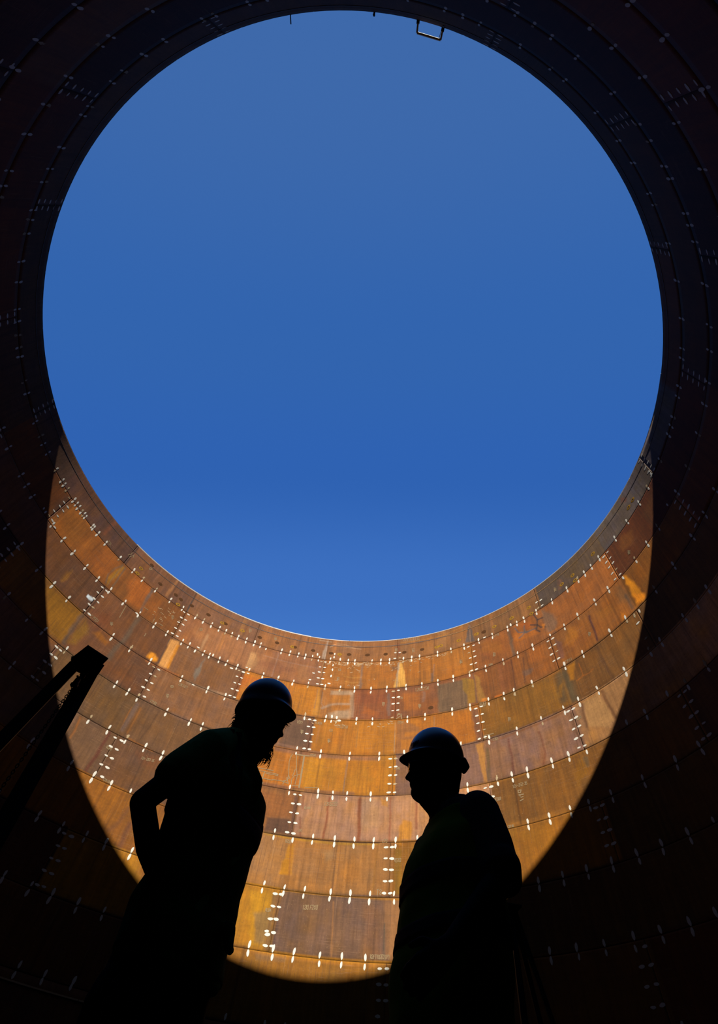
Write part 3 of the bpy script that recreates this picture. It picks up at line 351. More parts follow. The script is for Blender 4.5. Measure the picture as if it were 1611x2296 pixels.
rim = tagS(empty('trim_1', (0, 0, 0))); rim['label'] = 'top rim of the round tank wall, coloured pale along the sunlit arc'
for k in range(36):
    a0 = -221.2 + k * 10
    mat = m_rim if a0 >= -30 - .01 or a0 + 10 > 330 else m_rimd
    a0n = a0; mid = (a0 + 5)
    lit_ = -25 < mid < 139  # sunlit arc gets the pale steel, the rest dark: caught light put into colour
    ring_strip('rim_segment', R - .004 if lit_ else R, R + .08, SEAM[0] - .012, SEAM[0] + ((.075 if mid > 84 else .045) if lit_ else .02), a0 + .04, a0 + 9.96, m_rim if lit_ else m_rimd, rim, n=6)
ledge = tagS(empty('trim_2', (0, 0, 0))); ledge['label'] = 'narrow steel ledge running round the lowest plates'
zl2 = .2925 * R + EYE
for k in range(20):
    ring_strip('ledge_segment', R - .05, R + .002, zl2, zl2 + .05, k * 18 + .05, k * 18 + 17.95, m_mark2, ledge, n=9)
girder = tagS(empty('trim_3', (0, 0, 0))); girder['label'] = 'thin stiffener line just below the tank rim'
m_g1 = pbr('yellow_rust_line', (.085, .038, .004), .8, noise=.5, nscale=1.5); m_g2 = pbr('brown_rust_line', (.02, .009, .004), .8, noise=.3, nscale=2)
for k in range(40):
    a0 = k * 9
    ring_strip('stiffener_segment', R - .012, R + .002, zl - .018, zl + .018, a0 + .03, a0 + 8.97, m_g1 if 9 <= a0 <= 45 else m_g2, girder, n=5)

# ------------------------------------------------------------------ painted marks straddling the welds
def basis(az, z, r=R - .004):
    a = math.radians(az); nrm = Vector((-math.cos(a), -math.sin(a), 0)); tx = Vector((math.sin(a), -math.cos(a), 0))  # x = to the right seen from inside
    m4 = Matrix.Identity(4)
    for i in range(3): m4[i][0] = tx[i]; m4[i][1] = (0, 0, 1)[i]; m4[i][2] = nrm[i]; m4[i][3] = cyl(az, z, r)[i]
    return m4
def dot_mesh(w, h, mat, sd_, ragged=.12):
    r2 = random.Random(sd_); n = 12; vs = [(0, 0, .005)]; fs = []
    for k in range(n):
        t = 2 * math.pi * k / n; q = 1 + r2.uniform(-ragged, ragged)
        vs.append((w / 2 * math.cos(t) * q, h / 2 * math.sin(t) * q, .003))
    for k in range(n):
        t = 2 * math.pi * k / n; vs.append((vs[1 + k][0] * 1.04, vs[1 + k][1] * 1.04, -.003))
    for k in range(n):
        fs.append((0, 1 + k, 1 + (k + 1) % n)); fs.append((1 + k, 1 + n + k, 1 + n + (k + 1) % n, 1 + (k + 1) % n))
    me = bpy.data.meshes.new('paint_mark'); me.from_pydata(vs, [], fs); me.update(); me.materials.append(mat); return me
MS = {}
for kind, (w, h) in (('v', (.118, .262)), ('h', (.245, .108))):
    for j in range(5):
        for q, mt in enumerate((m_mark, m_mark2)):
            MS[kind, j, q] = dot_mesh(w * random.uniform(.88, 1.12), h * random.uniform(.85, 1.15), mt, j * 7 + q, .1 + .22 * q)
MARKS = json.loads('''[[0,17010,14868],[0,17012,14674],[0,16652,14870],[0,16649,14658],[0,16286,14875],[0,16280,14697],[0,16034,14882],[0,16034,14683],[0,15945,14872],[0,15939,14698],[0,15826,14887],[0,15824,14691],[0,15569,14894],[0,15563,14695],[0,15471,14894],[0,15471,14697],[0,15386,14904],[0,15390,14685],[0,15281,14882],[0,15276,14698],[0,15205,14905],[0,15205,14706],[0,15140,14877],[0,15144,14708],[0,14898,14887],[0,14899,14707],[0,14853,14885],[0,14852,14699],[0,14697,14875],[0,14700,14681],[0,14436,14856],[0,14433,14680],[0,15832,13419],[0,15755,13392],[0,15482,13424],[0,15479,13228],[0,15122,13420],[0,15123,13228],[0,14796,13407],[0,14796,13225],[1,15670,14657],[1,15665,14342],[1,15546,14364],[1,15662,14078],[1,15547,14083],[1,15664,13743],[1,15542,13744],[1,15651,13444],[1,15542,13439],[1,15413,13353],[0,13984,14859],[0,13985,14674],[0,13568,14871],[0,13571,14692],[0,13284,14875],[0,13281,14687],[0,12895,14867],[0,12898,14696],[0,14408,13403],[0,14405,13214],[0,14061,13391],[0,14056,13209],[0,13711,13405],[0,13710,13199],[0,14251,11920],[0,14250,11732],[0,13309,13406],[0,13324,13214],[0,12909,13405],[0,12912,13204],[0,12496,13395],[0,12497,13195],[0,12172,13382],[0,12172,13199],[0,13109,11926],[0,13101,11710],[0,12662,11931],[0,12663,11735],[0,13672,10450],[0,13668,10267],[0,14199,10464],[0,14206,10266],[1,13876,13176],[1,13760,13184],[1,13880,12875],[1,13754,12872],[1,13863,12573],[1,13752,12565],[1,13864,12253],[1,13765,12265],[1,13861,11945],[1,13741,11950],[1,12958,13269],[1,13840,10245],[1,13744,10238],[1,13833,9942],[1,13728,9945],[1,13839,9633],[1,13730,9647],[0,12485,14876],[0,12484,14684],[0,12140,14879],[0,12142,14690],[0,11762,14876],[0,11773,14689],[0,11562,14865],[0,11562,14682],[0,11348,14883],[0,11347,14681],[0,11139,14876],[0,11139,14670],[0,10968,14864],[0,10969,14678],[0,10809,14851],[0,10798,14673],[0,10636,14840],[0,10639,14673],[0,10427,14865],[0,10424,14655],[0,10214,14861],[0,10218,14657],[0,10058,14872],[0,10056,14677],[0,9903,14660],[0,11777,13403],[0,11779,13188],[0,11607,13413],[0,11612,13204],[0,11431,13196],[0,11235,13396],[0,11236,13202],[0,11096,13381],[0,11090,13214],[0,11018,13394],[0,10851,13401],[0,10845,13194],[0,10660,13405],[0,10668,13195],[0,10405,13378],[0,10409,13200],[0,10118,13375],[0,9773,13391],[0,9778,13193],[0,12181,11916],[0,12178,11731],[0,11437,11906],[0,11430,11716],[0,10829,11908],[0,10831,11719],[1,12066,14662],[1,11949,14667],[1,12060,14333],[1,11947,14348],[1,12066,14059],[1,11948,14067],[1,12058,13729],[1,11941,13723],[1,12063,13424],[1,11941,13425],[1,11398,13424],[1,10515,13138],[1,10334,13166],[1,10194,13427],[1,10227,13154],[1,10118,13166],[1,10331,12860],[1,10221,12859],[1,10328,12545],[1,10217,12550],[1,10334,12240],[1,10218,12241],[1,12058,11698],[1,11941,11703],[1,12047,11387],[1,11941,11391],[1,12056,11080],[1,11935,11086],[1,12046,10788],[1,11931,10788],[1,11151,11776],[0,12537,10461],[0,12539,10274],[0,12260,10449],[0,12261,10275],[0,12041,10466],[0,12038,10249],[0,11409,10455],[0,11408,10243],[0,13095,9007],[0,13095,8818],[0,12603,9021],[0,12606,8816],[0,12221,9016],[0,12220,8816],[0,11850,9011],[0,11853,8807],[0,12045,7563],[0,12045,7362],[0,11723,7545],[0,11720,7369],[0,11368,7542],[0,11479,8998],[0,11482,8804],[0,11134,8991],[0,11132,8793],[0,12473,7568],[0,12472,7379],[1,11931,10493],[1,12043,8789],[1,11912,8792],[1,12034,8485],[1,11916,8483],[1,12025,8183],[1,11917,8179],[1,12024,7886],[1,11908,7878],[1,11910,7582],[0,10423,11910],[0,10417,11705],[0,10899,10437],[0,10905,10265],[0,10645,10455],[0,10645,10247],[0,10164,10433],[1,10330,11925],[1,10222,11917],[0,9516,14856],[0,9519,14665],[0,9303,14866],[0,9308,14675],[0,9090,14859],[0,9098,14687],[0,8913,14858],[0,8919,14678],[0,8739,14862],[0,8743,14641],[0,8627,14988],[0,8567,14857],[0,8579,14658],[0,8287,14842],[0,8288,14647],[0,8205,15130],[0,8207,14936],[0,8044,14847],[0,8059,14646],[0,7843,14836],[0,7846,14651],[0,7679,14825],[0,7675,14638],[0,7253,14825],[0,7254,14648],[0,8200,14489],[0,8193,14237],[0,8201,13899],[0,8698,13411],[0,8696,13195],[0,8295,13374],[0,8297,13209],[0,9414,13393],[0,9416,13185],[0,9048,13383],[0,9063,13201],[0,7937,13380],[0,7947,13190],[0,7608,13357],[0,7602,13182],[0,7220,13338],[0,7220,13143],[0,8618,11920],[0,8620,11724],[0,8157,11916],[0,8168,11723],[0,8029,11935],[0,8029,11722],[0,7920,11910],[0,7919,11717],[0,7481,11885],[0,7482,11683],[0,7130,11885],[0,7127,11677],[1,8497,14626],[1,8397,14620],[1,8505,14316],[1,8389,14320],[1,8498,14036],[1,8383,14040],[1,8629,13943],[1,8494,13722],[1,8387,13711],[1,8681,13573],[1,8486,13416],[1,8383,13413],[1,8219,13502],[1,8504,11705],[1,8387,11691],[1,8500,11395],[1,8384,11388],[1,8503,11088],[1,8386,11079],[1,8504,10786],[1,8387,10778],[1,8497,10481],[1,8387,10475],[1,7858,11780],[0,10936,6108],[0,10937,5924],[0,11695,6102],[0,11700,5919],[0,11368,6099],[0,11362,5931],[1,11888,5895],[0,7034,14833],[0,7034,14633],[0,6818,14819],[0,6824,14634],[0,6477,14815],[0,6486,14632],[0,6272,14821],[0,6276,14637],[0,6079,14810],[0,6078,14643],[0,5633,14817],[0,5639,14640],[0,5303,14811],[0,5298,14628],[0,4976,14810],[0,4978,14614],[0,4611,14814],[0,4607,14631],[0,4925,13344],[0,4928,13187],[0,4546,13368],[0,4547,13150],[0,6850,13358],[0,6855,13164],[0,6405,13365],[0,6402,13187],[0,6035,13344],[0,6041,13170],[0,5664,13347],[0,5667,13153],[0,5303,13359],[0,5307,13162],[0,4999,11873],[0,5000,11703],[0,5389,11883],[0,5392,11681],[0,5978,11875],[0,5984,11683],[0,6365,11871],[0,6366,11687],[0,4594,11892],[0,4597,11680],[0,5269,10441],[0,4708,10231],[0,4694,10424],[0,6424,10439],[1,6684,15181],[1,6572,15167],[1,6570,14858],[1,6689,14859],[1,4877,14622],[1,4745,14607],[1,4879,14304],[1,4755,14296],[1,4865,14018],[1,4750,14020],[1,4859,13689],[1,4753,13681],[1,4870,13381],[1,4757,13369],[1,6693,13131],[1,6578,13154],[1,6691,12824],[1,6574,12831],[1,6689,12530],[1,6579,12538],[1,6694,12213],[1,6580,12221],[1,6698,11908],[1,4885,11657],[1,4765,11675],[1,4883,11355],[1,4767,11365],[1,4880,11051],[1,4774,11047],[1,4888,10755],[1,4768,10748],[1,4891,10455],[1,4768,10469],[0,4266,14816],[0,4272,14620],[0,3880,14803],[0,3883,14631],[0,3791,14830],[0,3635,14812],[0,3647,14655],[0,3458,14826],[0,3456,14620],[0,3130,14817],[0,3139,14638],[0,2714,14826],[0,2722,14646],[0,2304,14824],[0,2308,14651],[0,1994,14841],[0,2001,14654],[0,4135,13355],[0,4134,13163],[0,3785,13354],[0,3793,13163],[0,3426,13354],[0,3428,13162],[0,2997,13347],[0,2644,13372],[0,2655,13190],[0,2302,13398],[0,2311,13201],[0,1858,13402],[0,1866,13198],[0,2902,11901],[0,2908,11707],[0,3637,11882],[0,3636,11705],[0,4035,11885],[0,4034,11687],[0,4257,11899],[0,4264,11672],[0,2488,11915],[0,2491,11721],[0,2472,10465],[0,2472,10266],[0,2863,10465],[0,2866,10253],[0,3174,10450],[1,4458,14800],[1,3062,15182],[1,2951,15156],[1,2962,14862],[1,3064,14861],[1,2967,13134],[1,3079,13136],[1,2963,12836],[1,3081,12825],[1,2961,12530],[1,3088,12530],[1,2976,12222],[1,3081,12230],[0,-520,15068],[0,-510,14899],[0,-282,14845],[0,-286,14678],[0,42,14843],[0,46,14672],[0,469,14860],[0,464,14675],[0,869,14866],[0,877,14683],[0,1376,14853],[0,1380,14671],[0,1610,14835],[0,1615,14656],[0,1808,14841],[0,1811,14644],[0,1137,13179],[0,746,13392],[0,749,13189],[0,385,13379],[0,388,13199],[0,1504,13393],[0,1507,13208],[0,34,13403],[0,37,13186],[0,-361,13432],[0,731,11921],[0,735,11717],[1,1156,14633],[1,1278,14625],[1,1163,14319],[1,1279,14320],[1,1163,14043],[1,1275,14036],[1,1172,13707],[1,1281,13709],[1,1287,13415],[1,1152,13397],[0,1176,11696],[0,1296,11706],[0,1463,11915],[0,1467,11741],[0,1842,11933],[0,1846,11727],[0,1893,10472],[0,1893,10268],[0,3173,10247],[0,3632,10442],[0,3630,10240],[0,1356,10485],[0,1357,10265],[0,1875,9011],[0,1877,8823],[0,2216,9024],[0,1428,9039],[1,1305,11404],[1,3109,10241],[1,3003,10240],[1,3106,9930],[1,3003,9934],[1,2996,9630],[1,1304,10802],[0,3008,8806],[0,3324,8988],[0,3331,8813],[0,3635,8995],[0,3637,8809],[0,4096,8990],[0,4100,8793],[0,4383,8986],[0,4382,8788],[0,4659,8997],[0,4656,8802],[0,5215,8992],[0,5217,8809],[0,3534,7562],[0,4256,7544],[0,4259,7374],[0,3892,7547],[0,3897,7370],[0,4133,10417],[0,4141,10227],[1,3111,9624],[1,3117,9313],[1,3005,9325],[1,3116,9026],[1,3008,9007],[1,4897,8766],[1,4784,8764],[1,4893,8473],[1,4786,8451],[0,9254,9005],[0,8620,9013],[0,8614,8802],[0,8067,8994],[0,8060,8811],[0,7781,8991],[0,7776,8803],[0,7506,8991],[0,7508,8794],[0,7052,8980],[0,7050,8791],[0,8723,7572],[0,8722,7362],[0,8380,7367],[0,8029,7553],[0,8031,7367],[0,7638,7552],[0,7637,7363],[0,7286,7551],[0,7290,7349],[0,6941,7545],[0,6943,7357],[0,8640,10463],[0,8640,10245],[0,8142,10448],[0,8141,10246],[0,7539,10440],[0,7543,10230],[1,8500,8786],[1,8391,8784],[1,8503,8480],[1,8385,8480],[1,8507,8190],[1,8388,8183],[1,8498,7883],[1,8385,7879],[1,8501,7573],[1,8385,7563],[0,6934,10436],[0,6932,10242],[0,6428,10276],[1,6706,10218],[1,6591,10222],[1,6700,9907],[1,6589,9916],[1,6698,9610],[1,6586,9611],[1,6705,9313],[1,6593,9304],[1,6709,9018],[1,6596,9013],[0,6736,8796],[0,6552,7545],[0,6552,7358],[1,6717,7329],[1,6611,7333],[1,6717,7026],[1,6610,7016],[1,6713,6727],[1,6611,6716],[1,6710,6423],[1,6613,6429],[1,6719,6125],[1,6618,6126],[0,8707,6118],[0,8719,5919],[0,8364,6093],[0,8369,5925],[0,8028,6118],[0,8035,5926],[0,7597,6103],[0,7604,5930],[0,7271,6106],[0,7276,5916],[0,6947,6110],[0,6955,5911],[0,6556,6116],[0,6552,5916],[0,8728,4668],[0,8726,4487],[0,8361,4666],[0,8356,4480],[0,8040,4657],[0,8045,4491],[0,7647,4649],[0,7643,4466],[0,7314,4667],[0,7313,4485],[0,6959,4666],[0,6962,4474],[1,8495,5895],[1,8402,5901],[1,8493,5592],[1,8396,5594],[1,8493,5292],[1,8402,5301],[1,8511,5008],[1,8491,4938],[1,8403,4996],[1,8491,4696],[1,8395,4707],[1,6737,4455],[1,6631,4461],[1,6740,4148],[1,6637,4146],[0,4649,7583],[0,3538,7369],[0,3222,7551],[0,3226,7359],[0,2845,7557],[0,2849,7352],[0,3146,6108],[0,3151,5930],[0,3524,6104],[0,3524,5920],[0,3889,6104],[0,3894,5914],[0,4264,6092],[0,4267,5911],[1,3141,7340],[1,3031,7342],[1,3149,7042],[1,3037,7031],[1,3146,6739],[1,3037,6743],[1,3148,6437],[1,3041,6434],[0,6169,7574],[0,2774,6097],[0,2772,5917],[0,2408,6104],[0,2423,5927],[0,2026,6102],[0,2025,5910],[0,1657,6093],[0,4289,4669],[0,4290,4485],[0,3921,4657],[0,3915,4479],[0,3552,4641],[0,3555,4473],[0,3158,4660],[0,3178,4443],[0,2813,4659],[0,2813,4482],[0,2441,4653],[0,2446,4482],[1,3059,4447],[1,3169,4143],[1,3051,4145],[1,3179,3834],[1,3061,3848],[1,3178,3528],[1,3069,3542],[1,6735,3852],[1,6633,3852],[1,6738,3561],[0,12483,6087],[0,12479,5933],[0,12086,6094],[0,12098,5911],[0,12456,4654],[0,12452,4502],[0,11738,4658],[0,11743,4477],[0,11352,4654],[0,11342,4465],[0,10959,4660],[0,10957,4478],[0,11687,3234],[0,11695,3041],[0,11338,3220],[0,11339,3073],[0,10952,3239],[0,10959,3121],[0,12060,4663],[0,12059,4461],[1,12009,5897],[1,12000,5588],[1,11896,5588],[1,11997,5287],[1,11892,5288],[1,12001,4998],[1,11885,4990],[1,11990,4679],[1,11894,4690],[0,14221,9013],[0,14225,8824],[0,13598,7567],[0,13604,7375],[0,13205,7568],[0,13206,7376],[0,12818,6109],[0,12808,5933],[1,13843,9345],[1,13727,9338],[1,13836,9028],[1,13739,9032]]''')
ML = [(('v', 'h')[k], a * .01, z * .0001 * R + EYE) for k, a, z in MARKS]
have = list(ML)
RNG = {1: (-5.2, 165), 2: (-3.6, 158), 3: (7, 143), 4: (13.5, 142), 5: (14, 142), 6: (28, 136), 7: (16.5, 128), 8: (24.4, 124.6), 9: (109, 117)}
for c in range(1, len(SEAM) - 1):
    a = RNG.get(c, (90, 90)); x = a[1] + 3.5
    while x < a[0] + 360 - 2:
        for s_ in (1, -1): ML.append(('v', x + random.uniform(-.1, .1), SEAM[c] + s_ * .17))
        x += random.choice((1.6, 2.2, 3.4, 4.5, 5.5)) if c < 3 else random.choice((2.8, 4, 5.5))
for c in range(0, len(SEAM) - 1):
    off = (12.2 if c % 2 else 30.4)
    for k in range(10):
        a = (off + 36 * k + 180) % 360 - 180
        if -1 < 0 and any(t == 'h' and abs(aa - a) < 1.6 and SEAM[c + 1] < zz < SEAM[c] for t, aa, zz in have): continue
        if c == 0 and 0 < a < 150: continue
        for fr in (.08, .29, .5, .71, .91):
            for s_ in (-.58, .58): ML.append(('h', a + s_ + random.uniform(-.08, .08), SEAM[c] - fr * (SEAM[c] - SEAM[c + 1])))
eye = Vector((CX, CY, EYE)); fwd = Vector(M[2])
def size_key(m):
    d = cyl(m[1], m[2], R) - eye; dep = d.dot(fwd)
    if dep < 1: return 1e6
    # outside the frame?
    x = d.dot(Vector(M[0])) / dep * 1114.846 + 805.5 + -20.629; y = -d.dot(Vector(M[1])) / dep * 1114.846 + 1148 + 59.077
    if not (-400 < x < 2011 and -400 < y < 2600): return 1e5 + dep
    far_out = 0 if (-5 < x < 1616 and -5 < y < 2301) else 5e4      # just beside the frame: kept, but not among the singly built ones
    a = math.radians(m[1]); nrm = Vector((-math.cos(a), -math.sin(a), 0))
    return min(dep * dep / max(abs(nrm.dot(d.normalized())), .05), 4e4) + far_out
ML.sort(key=size_key)
inview = [m for m in ML if size_key(m) < 1e5]
bmk = {0: bmesh.new(), 1: bmesh.new()}
for i, (t, a, z) in enumerate(inview):
    dim = 1 if (random.random() < .12 and 1.0 < z and a > -20 and z > SEAM[5]) else 0
    me = MS[t, random.randrange(5), dim]; far = z > SEAM[2]
    mt = basis(a, z) @ Matrix.Rotation(random.uniform(-.12, .12), 4, 'Z') @ Matrix.Scale(random.uniform(.8, 1.1) * (.95 if far else 1.0), 4)
    if i < 299:
        o = bpy.data.objects.new('paint_mark', me); o.matrix_world = mt; link(o, wall)
    else:
        tmp = bmesh.new(); tmp.from_mesh(me); tmp.transform(mt); m2 = bpy.data.meshes.new('t'); tmp.to_mesh(m2); tmp.free(); bmk[dim].from_mesh(m2); bpy.data.meshes.remove(m2)
for q, mt in ((0, m_mark), (1, m_mark2)):
    o = bmobj('paint_marks', bmk[q], mt, wall); o['kind'] = 'stuff'
print('marks', len(inview))

# lug marks near the rim
m_lug = pbr('burnt_lug_mark', (.019, .008, .003), .95, spec=.02); m_lugy = pbr('yellow_lug_mark', (.075, .038, .004), .95, spec=.02)
LG = json.loads('''[[96.86,1517,0],[92.24,1517,0],[87.57,1518,0],[83.01,1515,0],[78.46,1516,0],[73.8,1515,0],[101.42,1518,0],[92.87,1516,1],[80.83,1513,1],[73.85,1514,0],[69.27,1515,0],[64.59,1515,0],[60.12,1515,0],[56.48,1511,1],[55.43,1513,1],[50.89,1514,1],[46.35,1515,1],[44.51,1510,0],[58.48,1214,0],[41.8,1515,1],[37.3,1514,1],[32.78,1517,1],[46.44,1515,1],[44.56,1512,0],[32.54,1479,1],[23.73,1515,1],[20.53,1482,1],[128.91,1518,0],[124.4,1520,0],[122.83,1515,0],[119.82,1518,0],[115.23,1520,0],[111.31,1514,1],[110.56,1518,0],[106.0,1519,1],[101.41,1518,0],[122.79,1483,1],[134.64,1516,1],[134.61,1483,1],[133.02,1569,0],[14.5,1519,1],[20.69,1513,1],[20.62,1483,1],[2.69,1515,1],[1.07,1517,1]]''')
for a, z, k in LG:
    bm = bmesh.new(); n = 14; w, h = .17, .13
    for r0, r1, zz in ((.45, 1.0, .008),) if k else ((0.02, 1.0, .008),):
        A_ = [bm.verts.new((w * r0 * math.cos(t), h * r0 * math.sin(t), zz)) for t in (2 * math.pi * i / n for i in range(n))]
        B_ = [bm.verts.new((w * r1 * math.cos(t) * random.uniform(.9, 1.1), h * r1 * math.sin(t), .002)) for t in (2 * math.pi * i / n for i in range(n))]
        for i in range(n): bm.faces.new((A_[i], A_[(i + 1) % n], B_[(i + 1) % n], B_[i]))
    o = bmobj('lug_mark', bm, m_lugy if k else m_lug, wall); o.matrix_world = basis(a, z * .001 * R + EYE, R - .003)

# ------------------------------------------------------------------ chalk writing and scribbles
m_chalk = pbr('chalk', (.075, .050, .025), .9, spec=.05, noise=.3, nscale=60)
FONT = {'0': [[0,0,4,0,4,6,0,6,0,0]], '1': [[1,5,2,6,2,0]], '2': [[0,5,1,6,3,6,4,5,4,4,0,0,4,0]], '3': [[0,6,4,6,2,3.5,4,2,3,0,0,0]], '4': [[3,0,3,6,0,2,4,2]], '5': [[4,6,0,6,0,3.5,3,3.5,4,2,3,0,0,0]],
 '6': [[4,6,1,5,0,2,1,0,3,0,4,1.5,3,3,0,2.5]], '7': [[0,6,4,6,1.5,0]], '8': [[2,3,0,4.5,2,6,4,4.5,2,3,0,1.5,2,0,4,1.5,2,3]], '9': [[4,4,1,3.5,0,5,2,6,4,5,4,2,2,0]], 'K': [[0,0,0,6],[4,6,0,3,4,0]], 'I': [[0,0,0,6]], 'F': [[0,0,0,6,4,6],[0,3,3,3]],
 'T': [[0,6,4,6],[2,6,2,0]], 'W': [[0,6,1,0,2,4,3,0,4,6]], '(': [[2,6.5,1,4,1,2,2,-.5]], ')': [[1,6.5,2,4,2,2,1,-.5]], 'P': [[0,0,0,6,3,6,4,4.5,3,3,0,3]], 'V': [[0,6,2,0,4,6]], 'L': [[0,6,0,0,4,0]], 'R': [[0,0,0,6,3,6,4,4.5,3,3,0,3,4,0]],
 'C': [[4,5,3,6,1,6,0,4,0,2,1,0,3,0,4,1]], 'U': [[0,6,0,1,1,0,3,0,4,1,4,6]], 'M': [[0,0,0,6,2,2,4,6,4,0]], 'S': [[4,5,3,6,1,6,0,4.5,4,1.5,3,0,1,0,0,1]], 'E': [[4,6,0,6,0,0,4,0],[0,3,3,3]], '-': [[0,3,3,3]]}
def ribbon(bm, pts, w, r=R - .006):
    """pts = (arc metres relative, z) already as (az,z)"""
    for (a0, z0), (a1, z1) in zip(pts[:-1], pts[1:]):
        k = math.radians(1) * R; dx, dy = (a1 - a0) * k, z1 - z0; L_ = math.hypot(dx, dy)
        if L_ < 1e-4: continue
        nx, ny = -dy / L_ * w / 2, dx / L_ * w / 2; ex, ey = dx / L_ * w * .4, dy / L_ * w * .4
        q = [(a0 + (nx - ex) / k, z0 + ny - ey), (a0 - (nx + ex) / k, z0 - ny - ey), (a1 + (ex - nx) / k, z1 + ey - ny), (a1 + (nx + ex) / k, z1 + ey + ny)]
        f = [bm.verts.new(cyl(a, z, r)) for a, z in q] + [bm.verts.new(cyl(a, z, r + .003)) for a, z in q]
        bm.faces.new(f[:4]); bm.faces.new(f[4:][::-1])
        for i in range(4): bm.faces.new((f[i], f[4 + i], f[4 + (i + 1) % 4], f[(i + 1) % 4]))
